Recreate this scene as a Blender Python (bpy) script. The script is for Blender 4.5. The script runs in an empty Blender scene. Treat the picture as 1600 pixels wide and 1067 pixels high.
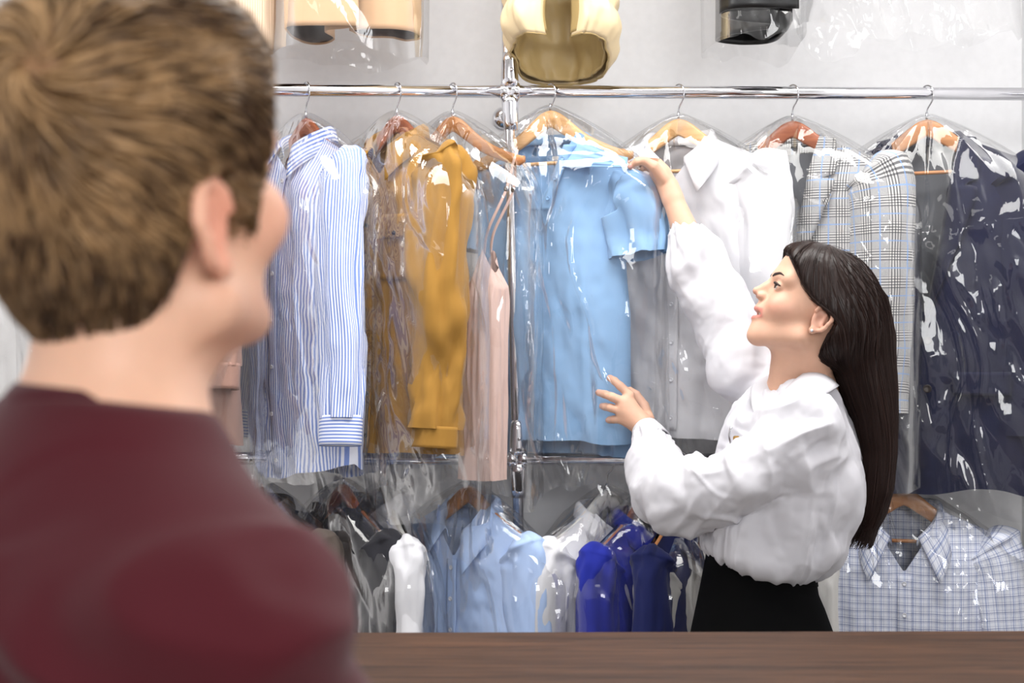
import bpy, bmesh, math, random
import numpy as np
from mathutils import Vector, Matrix

# ------------------------------------------------------------------ camera, world, lights, exposure
sc = bpy.context.scene
COL = sc.collection
CAMZ, FPX = 1.43, 2222.2
cam_d = bpy.data.cameras.new('camera'); cam = bpy.data.objects.new('camera', cam_d); COL.objects.link(cam)
cam.location = (0, 0, CAMZ); cam.rotation_euler = (math.radians(90), 0, 0)
cam_d.sensor_width = 36.0; cam_d.lens = 50.0; cam_d.clip_start = 0.05
cam_d.dof.use_dof = True; cam_d.dof.focus_distance = 3.15; cam_d.dof.aperture_fstop = 4.6
sc.camera = cam
world = bpy.data.worlds.new('world'); sc.world = world; world.use_nodes = True
world.node_tree.nodes['Background'].inputs[0].default_value = (1.0, 1.0, 1.0, 1)
world.node_tree.nodes['Background'].inputs[1].default_value = 0.4
sc.view_settings.view_transform = 'Standard'; sc.view_settings.look = 'None'
sc.view_settings.exposure = 0.0; sc.view_settings.gamma = 1.0; sc.view_settings.use_curve_mapping = False
sc.cycles.transparent_max_bounces = 32
sc.cycles.max_bounces = 10
sc.cycles.sample_clamp_indirect = 6.0

def area_light(name, loc, target, sx, sy, power, color=(1, 1, 1)):
    d = bpy.data.lights.new(name, 'AREA'); d.shape = 'RECTANGLE'; d.size = sx; d.size_y = sy
    d.energy = power; d.color = color
    o = bpy.data.objects.new(name, d); COL.objects.link(o); o.location = loc
    o.rotation_euler = (Vector(target) - Vector(loc)).to_track_quat('-Z', 'Y').to_euler()
    return o
# unseen added lights: ceiling panels to brighten wall and hair, softbox key behind camera
area_light('added_ceiling_light', (-0.75, 2.6, 3.02), (-0.75, 2.6, 0), 1.5, 0.6, 39, (1, .985, .96))
area_light('added_ceiling_light', (0.75, 2.6, 3.02), (0.75, 2.6, 0), 1.5, 0.6, 39, (1, .985, .96))
area_light('added_ceiling_light', (-0.45, 0.55, 3.02), (-0.45, 0.55, 0), 1.2, 0.5, 8, (1, .985, .96))  # added above the customer to brighten his hair
area_light('key_strobe_light', (0.75, -2.2, 2.55), (0.0, 3.5, 1.5), 1.2, .9, 58, (1, 1, 1))  # unseen strobe softbox serving as key, not window daylight

# ------------------------------------------------------------------ helpers
R = math.radians
def PX(px, py, Y):
    """point of the shop that the photograph shows at a pixel, at distance Y from the lens"""
    return np.array([(px - 800) / FPX * Y, Y, CAMZ - (py - 533.5) / FPX * Y])
def lin(c):
    return tuple(((v / 255) / 12.92 if v / 255 <= .04045 else ((v / 255 + .055) / 1.055) ** 2.4) for v in c)
def sstep(a, b, x):
    t = np.clip((x - a) / (b - a), 0, 1); return t * t * (3 - 2 * t)

_rng = np.random.RandomState(7)
_perm = np.concatenate([_rng.permutation(256)] * 2); _val = _rng.uniform(-1, 1, 256)
def vn(x, y, z=0.0, seed=0, linear=False):
    """lattice value noise, -1..1"""
    x, y, z = np.broadcast_arrays(np.asarray(x, float) + seed * 17.13, np.asarray(y, float) + seed * 5.7, np.asarray(z, float) + seed * 3.1)
    xi, yi, zi = np.floor(x).astype(int), np.floor(y).astype(int), np.floor(z).astype(int)
    fx, fy, fz = x - xi, y - yi, z - zi
    if not linear:
        fx, fy, fz = [f * f * f * (f * (f * 6 - 15) + 10) for f in (fx, fy, fz)]
    def h(a, b, c):
        return _val[_perm[(_perm[(_perm[a & 255] + b) & 255] + c) & 255]]
    def lx(b, c):
        p = h(xi, b, c); return p + (h(xi + 1, b, c) - p) * fx
    def ly(c):
        p = lx(yi, c); return p + (lx(yi + 1, c) - p) * fy
    p = ly(zi)
    return p + (ly(zi + 1) - p) * fz
def fbm(x, y, z=0.0, seed=0, oct=3):
    s, a = 0, 1.0
    for k in range(oct):
        s = s + a * vn(x * 2 ** k, y * 2 ** k, z * 2 ** k if np.ndim(z) or z else z, seed + k); a *= .5
    return s

def link_mesh(name, V, F, mat, parent=None, uv=None, smooth=True, col=None, solid=0, off=0):
    me = bpy.data.meshes.new(name)
    V = np.asarray(V, np.float32).reshape(-1, 3)
    if isinstance(F, np.ndarray) and F.ndim == 2:
        k = F.shape[1]; n = len(F)
        me.vertices.add(len(V)); me.vertices.foreach_set('co', V.ravel())
        me.loops.add(n * k); me.loops.foreach_set('vertex_index', F.astype(np.int32).ravel())
        me.polygons.add(n); me.polygons.foreach_set('loop_start', np.arange(0, n * k, k, dtype=np.int32))
        me.update(calc_edges=True)
    else:
        me.from_pydata(V.tolist(), [], [tuple(int(i) for i in f) for f in F])
    me.validate()
    if smooth:
        me.polygons.foreach_set('use_smooth', np.ones(len(me.polygons), bool))
    if uv is not None:
        l = me.uv_layers.new(name='UVMap'); idx = np.empty(len(me.loops), np.int32); me.loops.foreach_get('vertex_index', idx)
        l.data.foreach_set('uv', np.asarray(uv, np.float32).reshape(-1, 2)[idx].ravel())
    if col is not None:
        a = me.color_attributes.new('tint', 'FLOAT_COLOR', 'POINT')
        c = np.ones((len(V), 4), np.float32); c[:, :3] = col; a.data.foreach_set('color', c.ravel())
    me.materials.append(mat)
    o = bpy.data.objects.new(name, me); COL.objects.link(o)
    if parent is not None: o.parent = parent
    if solid:
        m = o.modifiers.new('thickness', 'SOLIDIFY'); m.thickness = solid; m.offset = off
    return o

def grid_faces(nr, nc, closed=False):
    """faces of a grid of nr rows and nc columns (row-major)"""
    r = np.arange(nr - 1)[:, None]; c = np.arange(nc if closed else nc - 1)[None, :]
    c2 = (c + 1) % nc
    return np.stack([r * nc + c, r * nc + c2, (r + 1) * nc + c2, (r + 1) * nc + c], -1).reshape(-1, 4)
def loft(name, rings, mat, parent=None, closed=True, uv=None, cap=False, solid=0, off=0, col=None, smooth=True):
    rings = np.asarray(rings, float); nr, nc = rings.shape[:2]
    F = grid_faces(nr, nc, closed); V = rings.reshape(-1, 3)
    if cap:
        F = [tuple(f) for f in F] + [tuple(range(nc - 1, -1, -1)), tuple((nr - 1) * nc + i for i in range(nc))]
    return link_mesh(name, V, F, mat, parent, uv=uv, solid=solid, off=off, col=col, smooth=smooth)

def frames(path):
    path = np.asarray(path, float); T = np.gradient(path, axis=0); T /= np.linalg.norm(T, axis=1)[:, None] + 1e-12
    return path, T
def tube_rings(path, ra, rb=None, ref=(0, 1, 0), n=12):
    path, T = frames(path); m = len(path)
    ra = np.broadcast_to(ra, m); rb = ra if rb is None else np.broadcast_to(rb, m)
    ref = np.asarray(ref, float)
    A = np.cross(np.broadcast_to(ref, T.shape), T); A /= np.linalg.norm(A, axis=1)[:, None] + 1e-12
    B = np.cross(T, A)
    th = np.linspace(0, 2 * np.pi, n, endpoint=False)
    return path[:, None] + A[:, None] * (ra[:, None] * np.cos(th))[..., None] + B[:, None] * (rb[:, None] * np.sin(th))[..., None]
def spline(pts, n):
    """smooth curve through points (Catmull-Rom)"""
    p = np.asarray(pts, float); q = np.vstack([2 * p[0] - p[1], p, 2 * p[-1] - p[-2]])
    out = []
    for t in np.linspace(0, len(p) - 1 - 1e-9, n):
        i = int(t); f = t - i; a, b, c, d = q[i:i + 4]
        out.append(.5 * (2 * b + (c - a) * f + (2 * a - 5 * b + 4 * c - d) * f * f + (3 * b - a - 3 * c + d) * f ** 3))
    return np.array(out)
def tube(name, pts, r, mat, parent=None, n=12, sub=None, ref=(0, 1, 0), rb=None):
    path = spline(pts, sub) if sub else np.asarray(pts, float)
    if np.ndim(r) and len(r) != len(path): r = np.interp(np.linspace(0, 1, len(path)), np.linspace(0, 1, len(r)), r)
    if rb is not None and np.ndim(rb) and len(rb) != len(path): rb = np.interp(np.linspace(0, 1, len(path)), np.linspace(0, 1, len(rb)), rb)
    return loft(name, tube_rings(path, r, rb, ref, n), mat, parent, cap=True)
def rbox(name, lo, hi, mat, parent=None, bev=.003, uvscale=False):
    bm = bmesh.new(); bmesh.ops.create_cube(bm, size=1)
    lo, hi = np.asarray(lo, float), np.asarray(hi, float)
    for v in bm.verts:
        v.co = Vector((lo + hi) / 2 + np.array(v.co) * (hi - lo))
    if bev: bmesh.ops.bevel(bm, geom=bm.edges[:], offset=bev, segments=2, affect='EDGES')
    me = bpy.data.meshes.new(name); bm.to_mesh(me); bm.free(); me.materials.append(mat)
    o = bpy.data.objects.new(name, me); COL.objects.link(o)
    if parent: o.parent = parent
    return o
def lathe(name, prof, mat, parent=None, n=24, M=None):
    prof = np.asarray(prof, float); th = np.linspace(0, 2 * np.pi, n, endpoint=False)
    rings = np.stack([prof[:, 0, None] * np.cos(th), prof[:, 0, None] * np.sin(th), np.broadcast_to(prof[:, 1, None], (len(prof), n))], -1)
    if M is not None:
        M = np.array(M); rings = rings @ M[:3, :3].T + M[:3, 3]
    return loft(name, rings, mat, parent, cap=True)
def tag(o, label, cat, group=None, kind=None):
    o['label'] = label
    if cat: o['category'] = cat
    if group: o['group'] = group
    if kind: o['kind'] = kind
    return o
def thing(name, label, cat, loc=(0, 0, 0), yaw=0, group=None):
    o = bpy.data.objects.new(name, None); COL.objects.link(o); o.location = [float(v) for v in loc]
    o.rotation_euler = (0, 0, R(yaw)); o.empty_display_size = .05
    return tag(o, label, cat, group)
def struct(o):
    o['kind'] = 'structure'; return o

# ------------------------------------------------------------------ materials
class NT:
    def __init__(s, name):
        s.m = bpy.data.materials.new(name); s.m.use_nodes = True; s.t = s.m.node_tree
        s.b = s.t.nodes['Principled BSDF']; s.out = s.t.nodes['Material Output']
    def n(s, ty, **kw):
        nd = s.t.nodes.new(ty)
        for k, v in kw.items(): setattr(nd, k, v)
        return nd
    def l(s, a, b): s.t.links.new(a, b)
    def math(s, op, a, b=None, c=None):
        nd = s.n('ShaderNodeMath', operation=op)
        for i, v in enumerate((a, b, c)):
            if v is None: continue
            if isinstance(v, (int, float)): nd.inputs[i].default_value = v
            else: s.l(v, nd.inputs[i])
        return nd.outputs[0]
    def mix(s, fac, a, b, mode='MIX'):
        nd = s.n('ShaderNodeMix', data_type='RGBA', blend_type=mode)
        for i, v in ((0, fac), (6, a), (7, b)):
            if isinstance(v, (int, float)): nd.inputs[i].default_value = v
            elif isinstance(v, tuple): nd.inputs[i].default_value = (*v[:3], 1)
            else: s.l(v, nd.inputs[i])
        return nd.outputs[2]
    def coords(s, kind='Object', scale=(1, 1, 1), rot=(0, 0, 0)):
        tc = s.n('ShaderNodeTexCoord'); mp = s.n('ShaderNodeMapping'); s.l(tc.outputs[kind], mp.inputs[0])
        mp.inputs['Scale'].default_value = scale; mp.inputs['Rotation'].default_value = rot
        return mp.outputs[0]
    def noise(s, vec, scale, detail=3, rough=.5, dist=0):
        nd = s.n('ShaderNodeTexNoise'); s.l(vec, nd.inputs['Vector']); nd.inputs['Scale'].default_value = scale
        nd.inputs['Detail'].default_value = detail; nd.inputs['Roughness'].default_value = rough; nd.inputs['Distortion'].default_value = dist
        return nd.outputs[0]
    def ramp(s, fac, stops):
        nd = s.n('ShaderNodeValToRGB'); s.l(fac, nd.inputs[0]); e = nd.color_ramp.elements
        while len(e) < len(stops): e.new(.5)
        for k, (p, c) in enumerate(stops): e[k].position = p; e[k].color = (*c[:3], 1)
        return nd.outputs[0]
    def bump(s, h, strength=.3, dist=.001):
        nd = s.n('ShaderNodeBump'); s.l(h, nd.inputs['Height']); nd.inputs['Strength'].default_value = strength; nd.inputs['Distance'].default_value = dist
        s.l(nd.outputs[0], s.b.inputs['Normal']); return nd
    def setp(s, **kw):
        for k, v in kw.items():
            i = s.b.inputs[k.replace('_', ' ')]
            if isinstance(v, tuple): i.default_value = (*v[:3], 1)
            elif isinstance(v, (int, float)): i.default_value = v
            else: s.l(v, i)
        return s

def cloth(name, rgb, rough=.85, vary=.06, weave=.25, wscale=900, sheen=.1, spec=.25):
    t = NT(name); v = t.coords(); c = lin(rgb)
    f = t.noise(v, 9, 4)
    col = t.mix(f, tuple(x * (1 - vary) for x in c), tuple(min(1, x * (1 + vary)) for x in c))
    t.setp(Base_Color=col, Roughness=rough, Sheen_Weight=sheen, Specular_IOR_Level=spec)
    t.bump(t.noise(v, wscale, 2), weave, .0006)
    return t.m
def uvsep(t):
    uvn = t.n('ShaderNodeUVMap'); sp = t.n('ShaderNodeSeparateXYZ'); t.l(uvn.outputs[0], sp.inputs[0])
    return sp.outputs[0], sp.outputs[1]
def band(t, x, period, duty, off=0.0):
    return t.math('LESS_THAN', t.math('FRACT', t.math('ADD', t.math('DIVIDE', x, period), 50.0 + off)), duty)
def stripes(name, base, line, period, duty, axis=0):
    t = NT(name); u = uvsep(t)[axis]
    c = t.mix(band(t, u, period, duty), lin(base), lin(line))
    t.setp(Base_Color=c, Roughness=.8, Specular_IOR_Level=.25, Sheen_Weight=.1)
    t.bump(t.noise(t.coords(), 700, 2), .2, .0005)
    return t.m
def checks(name, base, line, line2, period):
    t = NT(name); u, v = uvsep(t)
    a = t.math('ADD', band(t, u, period, .14), band(t, u, period * .5, .1, .3)); b = t.math('ADD', band(t, v, period, .14), band(t, v, period * .5, .1, .3))
    c = t.mix(t.math('MULTIPLY', t.math('MINIMUM', a, 1.0), .75), lin(base), lin(line))
    c = t.mix(t.math('MULTIPLY', t.math('MINIMUM', b, 1.0), .75), c, lin(line2), 'MULTIPLY')
    t.setp(Base_Color=c, Roughness=.8, Specular_IOR_Level=.25)
    t.bump(t.noise(t.coords(), 700, 2), .2, .0005)
    return t.m
def glen_plaid(name):
    t = NT(name); u, v = uvsep(t); per = .062
    bu, bv = band(t, u, per, .42), band(t, v, per, .42)
    lu, lv = band(t, u, .0062, .5), band(t, v, .0062, .5)
    fu, fv = t.math('MULTIPLY', bu, lu), t.math('MULTIPLY', bv, lv)
    n = t.noise(t.coords(), 600, 2)
    base = t.mix(n, lin((128, 128, 132)), lin((196, 195, 194)))
    wu, wv = t.math('MULTIPLY', bu, t.math('SUBTRACT', 1.0, lu)), t.math('MULTIPLY', bv, t.math('SUBTRACT', 1.0, lv))
    c = t.mix(t.math('MULTIPLY', t.math('ADD', wu, wv), .5), base, lin((226, 224, 220)))
    c = t.mix(t.math('MULTIPLY', fu, .68), c, lin((52, 53, 60)))
    c = t.mix(t.math('MULTIPLY', fv, .68), c, lin((52, 53, 60)))
    bl = t.math('MAXIMUM', band(t, u, per, .05, -.7), band(t, v, per, .05, -.7))
    c = t.mix(t.math('MULTIPLY', bl, .7), c, lin((120, 158, 212)))
    t.setp(Base_Color=c, Roughness=.9, Sheen_Weight=.1, Specular_IOR_Level=.2)
    t.bump(n, .3, .0006)
    return t.m
def wood(name, dark, light, stretch=(3, 30, 30), rough=.4, scale=4.0, coat=.2, spec=.5):
    t = NT(name); v = t.coords('Object', stretch)
    n = t.noise(v, scale, 6, .6, .6); n2 = t.noise(v, scale * 7, 3, .6)
    f = t.math('ADD', t.math('MULTIPLY', n, .75), t.math('MULTIPLY', n2, .25))
    c = t.ramp(f, [(.3, lin(dark)), (.68, lin(light))])
    t.setp(Base_Color=c, Roughness=rough, Coat_Weight=coat, Coat_Roughness=.2, Specular_IOR_Level=spec); t.bump(f, .1, .0006)
    return t.m
def plain(name, rgb, rough=.5, metal=0.0, spec=.5):
    t = NT(name); n = t.noise(t.coords(), 40, 3); c = lin(rgb)
    t.setp(Base_Color=t.mix(n, tuple(x * .95 for x in c), tuple(min(1, x * 1.05) for x in c)), Roughness=rough, Metallic=metal, Specular_IOR_Level=spec)
    return t.m
def film(name, haze=.02, fine=1.0):
    t = NT(name); nt = t.t; nt.nodes.remove(t.b)
    n1 = t.noise(t.coords('Object', (1, 1, .5)), 16, 2, .5, 1.2)
    ridge = t.math('ABSOLUTE', t.math('SUBTRACT', n1, .5))
    bp = t.n('ShaderNodeBump'); t.l(ridge, bp.inputs['Height']); bp.inputs['Strength'].default_value = .16 * fine; bp.inputs['Distance'].default_value = .010
    tr = t.n('ShaderNodeBsdfTransparent'); tr.inputs[0].default_value = (.985, .985, .985, 1)
    gl = t.n('ShaderNodeBsdfGlossy'); gl.inputs['Roughness'].default_value = .032; t.l(bp.outputs[0], gl.inputs['Normal'])
    df = t.n('ShaderNodeBsdfDiffuse'); df.inputs[0].default_value = (.8, .8, .82, 1)
    fr = t.n('ShaderNodeFresnel'); fr.inputs[0].default_value = 1.40
    m1 = t.n('ShaderNodeMixShader'); m1.inputs[0].default_value = haze; t.l(tr.outputs[0], m1.inputs[1]); t.l(df.outputs[0], m1.inputs[2])
    m2 = t.n('ShaderNodeMixShader'); t.l(t.math('MINIMUM', t.math('MULTIPLY', fr.outputs[0], 1.5), .4), m2.inputs[0])
    t.l(m1.outputs[0], m2.inputs[1]); t.l(gl.outputs[0], m2.inputs[2])
    t.l(m2.outputs[0], t.out.inputs[0])
    return t.m

M = {}
M['wall'] = plain('wall_paint', (238, 238, 240), .65, spec=.25)
M['ceiling'] = plain('ceiling_paint', (240, 240, 240), .8)
M['floor'] = wood('floor_boards', (176, 168, 160), (200, 193, 186), (2, 20, 20), .5)  # unseen floor, made paler to bounce light onto the lower wall
M['counter'] = wood('walnut_laminate', (32, 20, 14), (88, 60, 43), (1.2, 16, 16), .6, 3.0, .0, .25)
M['chrome'] = plain('chrome', (226, 226, 230), .07, 1.0)
M['wire'] = plain('hook_wire', (200, 200, 204), .14, 1.0)
M['white_plastic'] = plain('white_plastic', (225, 225, 222), .35)
M['black_plastic'] = plain('black_plastic', (18, 18, 20), .28)
M['wood_light'] = wood('beech', (206, 150, 92), (232, 184, 128))
M['wood_mid'] = wood('cherry', (172, 108, 62), (206, 146, 92))
M['wood_red'] = wood('mahogany', (138, 70, 40), (176, 100, 62))
M['film'] = film('clear_film', .016)
M['film_thin'] = film('clear_film_smooth', .010, .8)
M['film_milky'] = film('milky_film', .05, 3.0)
M['button_white'] = plain('pearl_button', (225, 226, 232), .25)
M['button_dark'] = plain('dark_button', (40, 30, 26), .3)
# ------------------------------------------------------------------ the room
XR, XL, YB, YF, ZC = 1.405, -2.3, 3.92, -2.6, 3.1
struct(rbox('floor', (XL, YF, -.06), (XR + .1, YB + .1, 0), M['floor'], bev=0))
struct(rbox('ceiling', (XL, YF, ZC), (XR + .1, YB + .1, ZC + .06), M['ceiling'], bev=0))
struct(rbox('wall_back', (XL - .1, YB, 0), (XR + .1, YB + .1, ZC), M['wall'], bev=0))
struct(rbox('wall_right', (XR, YF, 0), (XR + .1, YB, ZC), M['wall'], bev=0))
struct(rbox('wall_left', (XL - .1, YF, 0), (XL, YB, ZC), M['wall'], bev=0))
# unseen front wall with a window opening added to let world light in
wf = struct(rbox('wall_front', (XL, YF - .1, 0), (XR, YF, .9), M['wall'], bev=0))
rbox('wall_section', (XL, YF - .1, 2.9), (XR, YF, ZC), M['wall'], wf, bev=0)
rbox('wall_section', (XL, YF - .1, .9), (-.6, YF, 2.9), M['wall'], wf, bev=0)
w1 = struct(rbox('window_1', (-.6, YF - .07, .9), (-.54, YF - .03, 2.9), M['white_plastic'], bev=.004))
rbox('window_frame', (XR - .06, YF - .07, .9), (XR, YF - .03, 2.9), M['white_plastic'], w1)
rbox('window_frame', (.37, YF - .07, .9), (.43, YF - .03, 2.9), M['white_plastic'], w1)
for cx, cy, where in ((-.75, 2.6, 'over the left part of the clothes rack'), (.75, 2.6, 'over the right part of the clothes rack'), (-.45, .55, 'over the customer')):
    c = thing('added_ceiling_lamp', 'unseen ceiling panel lamp added for light ' + where, 'lamp', (cx, cy, 3.05))  # unseen panels added to go with the added ceiling lights
    rbox('housing', (-.78, -.33, -.02), (.78, .33, .05), M['white_plastic'], c)

# ------------------------------------------------------------------ counter
ct = thing('counter', 'long dark walnut shop counter in front of the clothes rack', 'counter', (0, 0, 0))
def counter_top():
    # far edge as the photo shows it, a hair out of parallel with the rails
    bl, br = PX(530, 989.5, 2.36), PX(1600, 984, 2.375)
    d = (br - bl) / (br[0] - bl[0]); z = .955
    zz = (bl[2] + br[2]) / 2
    a = bl + d * (-1.25 - bl[0]); b = bl + d * (XR - .012 - bl[0])
    fr = [np.array([a[0], 1.52, 0]), np.array([b[0], 1.535, 0])]
    V = []
    for zt in (zz - .032, zz):
        for p in (fr[0], fr[1], b, a): V.append((p[0], p[1], zt))
    bm = bmesh.new(); vs = [bm.verts.new(v) for v in V]
    for f in ((3, 2, 1, 0), (4, 5, 6, 7), (0, 1, 5, 4), (1, 2, 6, 5), (2, 3, 7, 6), (3, 0, 4, 7)): bm.faces.new([vs[i] for i in f])
    bmesh.ops.bevel(bm, geom=bm.edges[:], offset=.002, segments=2, affect='EDGES')
    me = bpy.data.meshes.new('counter_top'); bm.to_mesh(me); bm.free(); me.materials.append(M['counter'])
    o = bpy.data.objects.new('counter_top', me); COL.objects.link(o); o.parent = ct
    return zz
CZ = counter_top()
rbox('front_panel', (-1.22, 1.56, 0), (XR - .02, 1.585, CZ - .032), M['counter'], ct)
rbox('side_panel', (-1.22, 1.585, 0), (-1.19, 2.32, CZ - .032), M['counter'], ct)
rbox('side_panel', (XR - .05, 1.585, 0), (XR - .02, 2.32, CZ - .032), M['counter'], ct)
rbox('shelf', (-1.19, 1.6, .45), (XR - .05, 2.28, .475), M['counter'], ct)

# ------------------------------------------------------------------ rack: pole, rails, joints
YR = 3.5; RR = .0155
def rail_obj(name, pts, r, label):
    o = tube(name, pts, r, M['chrome'], n=24); tag(o, label, 'rail', 'chrome rails of the clothes rack'); return o
pole_top, pole_mid, pole_low = PX(793, -10, YR), PX(797, 143, YR), PX(809, 717, YR)
dirp = (pole_low - pole_mid); dirp /= dirp[2]
pole_floor = pole_low - dirp * pole_low[2]; pole_ceil = pole_mid + (pole_top - pole_mid) / (pole_top - pole_mid)[2] * (ZC - pole_mid[2])
pole = thing('rack_pole', 'upright chrome pole that joins the rails of the clothes rack', 'pole', pole_floor)
def rel(p, o): return np.asarray(p) - np.array(o.location)
rp = .0135
def pole_part(name, a, b, r, n=24): return tube(name, [rel(a, pole), rel(b, pole)], r, M['chrome'], pole, n=n, ref=(0, 1, 0))
pole_part('pole_tube', pole_floor, pole_ceil, rp)
def lerp(a, b, t): return a + (b - a) * t
for j, (c, up) in enumerate(((pole_mid, 1), (pole_low, 1))):
    # cross joint: two tapered clamps above and below, a collar round the rail
    for s in (1, -1):
        d = dirp * s if s < 0 or j else (pole_top - pole_mid) / (pole_top - pole_mid)[2]
        if s < 0: d = -dirp
        path = [rel(c + d * h, pole) for h in (.012, .03, .075, .095)]
        tube('clamp', path, [.0225, .0215, .0185, .0165], M['chrome'], pole, n=24)
    for s in (-1, 1):
        tube('rail_socket', [rel(c + np.array([s * h, 0, 0]), pole) for h in (0, .022, .024)], [.0205, .0205, .0185], M['chrome'], pole, n=24, ref=(0, 0, 1))
    tube('clamp_screw', [rel(c + np.array([.004, -.018, .05]), pole), rel(c + np.array([.004, -.0235, .05]), pole)], .0045, M['wire'], pole, n=10, ref=(0, 0, 1))
lathe('floor_foot', [(.0, 0), (.04, 0), (.042, .006), (.02, .012), (.016, .05), (0.0, .05)], M['chrome'], pole)
lathe('ceiling_foot', [(.0, 0), (.016, 0), (.02, .04), (.042, .046), (.04, .052), (0.0, .052)], M['chrome'], pole, M=Matrix.Translation(Vector(rel(pole_ceil - np.array([0, 0, .052]), pole))))
# wall bracket behind the pole (round disc and short arm)
wb = PX(787, 185, YB - .001)
lathe('wall_flange', [(0, 0), (.030, 0), (.031, .006), (.026, .014), (.012, .018), (0, .018)], M['chrome'], pole, M=Matrix.Translation(Vector(rel(wb, pole))) @ Matrix.Rotation(R(90), 4, 'X'))
tube('wall_arm', [rel(wb + np.array([0, -.01, 0]), pole), rel(np.array([pole_mid[0] + .003, YR + .012, wb[2]]), pole)], .009, M['chrome'], pole, ref=(0, 0, 1))

UL, UR = PX(300, 139.5, YR), PX(1600, 147.5, YR)
ZU0 = pole_mid[2]
def rail_ends(mid, left_slope, right_slope):
    return mid + (np.array([XL, YR, 0]) - [mid[0], YR, 0]) + np.array([0, 0, left_slope * (mid[0] - XL)]), np.array([XR, YR, mid[2] - right_slope * (XR - mid[0])])
ua, ub = rail_ends(pole_mid, .0075, .005)
la, lb = rail_ends(pole_low, .002, .004)
def add_rail(a, b, lab):
    t = thing('hanging_rail', lab, 'rail', (a + b) / 2, 0, 'chrome rails of the clothes rack')
    tube('rail_tube', [rel(a, t), rel(b, t)], RR, M['chrome'], t, n=32, ref=(0, 0, 1))
    for e, s in ((a, 1), (b, -1)):
        if abs(e[0] - pole_mid[0]) > .1:
            tube('end_flange', [rel(e + np.array([s * h, 0, 0]), t) for h in (.001, .008, .012, .03)], [.032, .032, .021, .021], M['chrome'], t, n=24, ref=(0, 0, 1))
    return t
gap = np.array([.02, 0, 0])
add_rail(ua, pole_mid - gap, 'upper chrome rail left of the pole, above the striped shirt')
add_rail(pole_mid + gap, ub, 'upper chrome rail right of the pole, above the blue polo shirt')
add_rail(la, pole_low - gap, 'lower chrome rail left of the pole, under the yellow shirt')
add_rail(pole_low + gap, lb, 'lower chrome rail right of the pole, behind the woman')
ZTOP = 2.86
ptop = pole_mid + (pole_top - pole_mid) / (pole_top - pole_mid)[2] * (ZTOP - pole_mid[2])
ta, tb = rail_ends(ptop, .0, .0)
add_rail(ta, tb, 'topmost chrome rail high above, carrying the trousers and padded jacket')
def rail_z(x, row):
    if row == 'up': return (pole_mid[2] + .0075 * (pole_mid[0] - x)) if x < pole_mid[0] else pole_mid[2] - .005 * (x - pole_mid[0])
    if row == 'low': return (pole_low[2] + .002 * (pole_low[0] - x)) if x < pole_low[0] else pole_low[2] - .004 * (x - pole_low[0])
    return ZTOP
# ------------------------------------------------------------------ hangers
def rotz(P, deg):
    c, s = math.cos(R(deg)), math.sin(R(deg)); P = np.asarray(P, float)
    return np.stack([P[..., 0] * c - P[..., 1] * s, P[..., 0] * s + P[..., 1] * c, P[..., 2]], -1)
def hang_loc(px, py, row='up'):
    return PX(px, py, YR)
def make_hanger(loc, row, yaw, mat, label, half=.215, bar=False, drop=.62, thick=.05, hook_yaw=35, group=None, hook=True):
    o = thing('clothes_hanger', label, 'hanger', loc, yaw, group)
    x = np.linspace(-half, half, 61); a = np.abs(x)
    top = -np.interp(a, [0, .012, .03, .06, .09, .12, .15, .18, .215, .24], [0, .0015, .010, .036, .060, .078, .092, .104, .115, .122]) * drop / .62
    top = np.convolve(np.pad(top, 2, 'edge'), np.ones(5) / 5, 'valid')
    th = np.interp(a / half, [0, .12, .3, .6, .93, 1], [thick * .92, thick, thick * .86, .03, .026, .016])
    bot = top - th
    notch = np.clip(1 - a / .03, 0, 1); bot += notch * .004
    bow = -.004 * (a / half) ** 2
    hw = .0065
    n = 10; th_ = np.linspace(0, 2 * np.pi, n, endpoint=False)
    cz, cy = np.sin(th_), np.cos(th_)
    sq = lambda v: np.sign(v) * np.abs(v) ** .6
    rings = np.stack([np.broadcast_to(x[:, None], (61, n)), bow[:, None] + hw * sq(cy)[None], ((top + bot) / 2)[:, None] + ((top - bot) / 2)[:, None] * sq(cz)[None]], -1)
    loft('hanger_body', rings, mat, o, cap=True)
    if hook:
        zr = rail_z(loc[0], row) - loc[2]; r = RR + .004
        pts = [(0, r * math.cos(t), zr + r * math.sin(t)) for t in np.linspace(-.5, math.pi * .98, 14)]
        pts += [(0, -r * 1.02, zr - .012), (0, -r * .7, zr - .024), (0, -.003, zr - .037), (0, 0, min(zr - .045, .012)), (0, 0, -.012)]
        P = rotz(pts, hook_yaw if abs(hook_yaw) > 0 else 0); P = rotz(P, -yaw)
        tube('hook', P, .0019, M['wire'], o, n=8, sub=46, ref=(.3, .2, .9))
        tube('ferrule', [(0, 0, .016), (0, 0, -.003)], .0032, M['wire'], o, n=10)
    if bar:
        zb = np.interp(half * .86, x, bot) - .004
        tube('trouser_bar', [(-half * .88, -.004, zb + .006), (half * .88, -.004, zb + .006)], .0048, mat, o, n=10, ref=(0, 0, 1))
        for s in (-1, 1):
            rbox('bar_post', (s * half * .88 - .005, -.008, zb), (s * half * .88 + .005, .002, zb + .03), mat, o, bev=.001)
    return o

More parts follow.
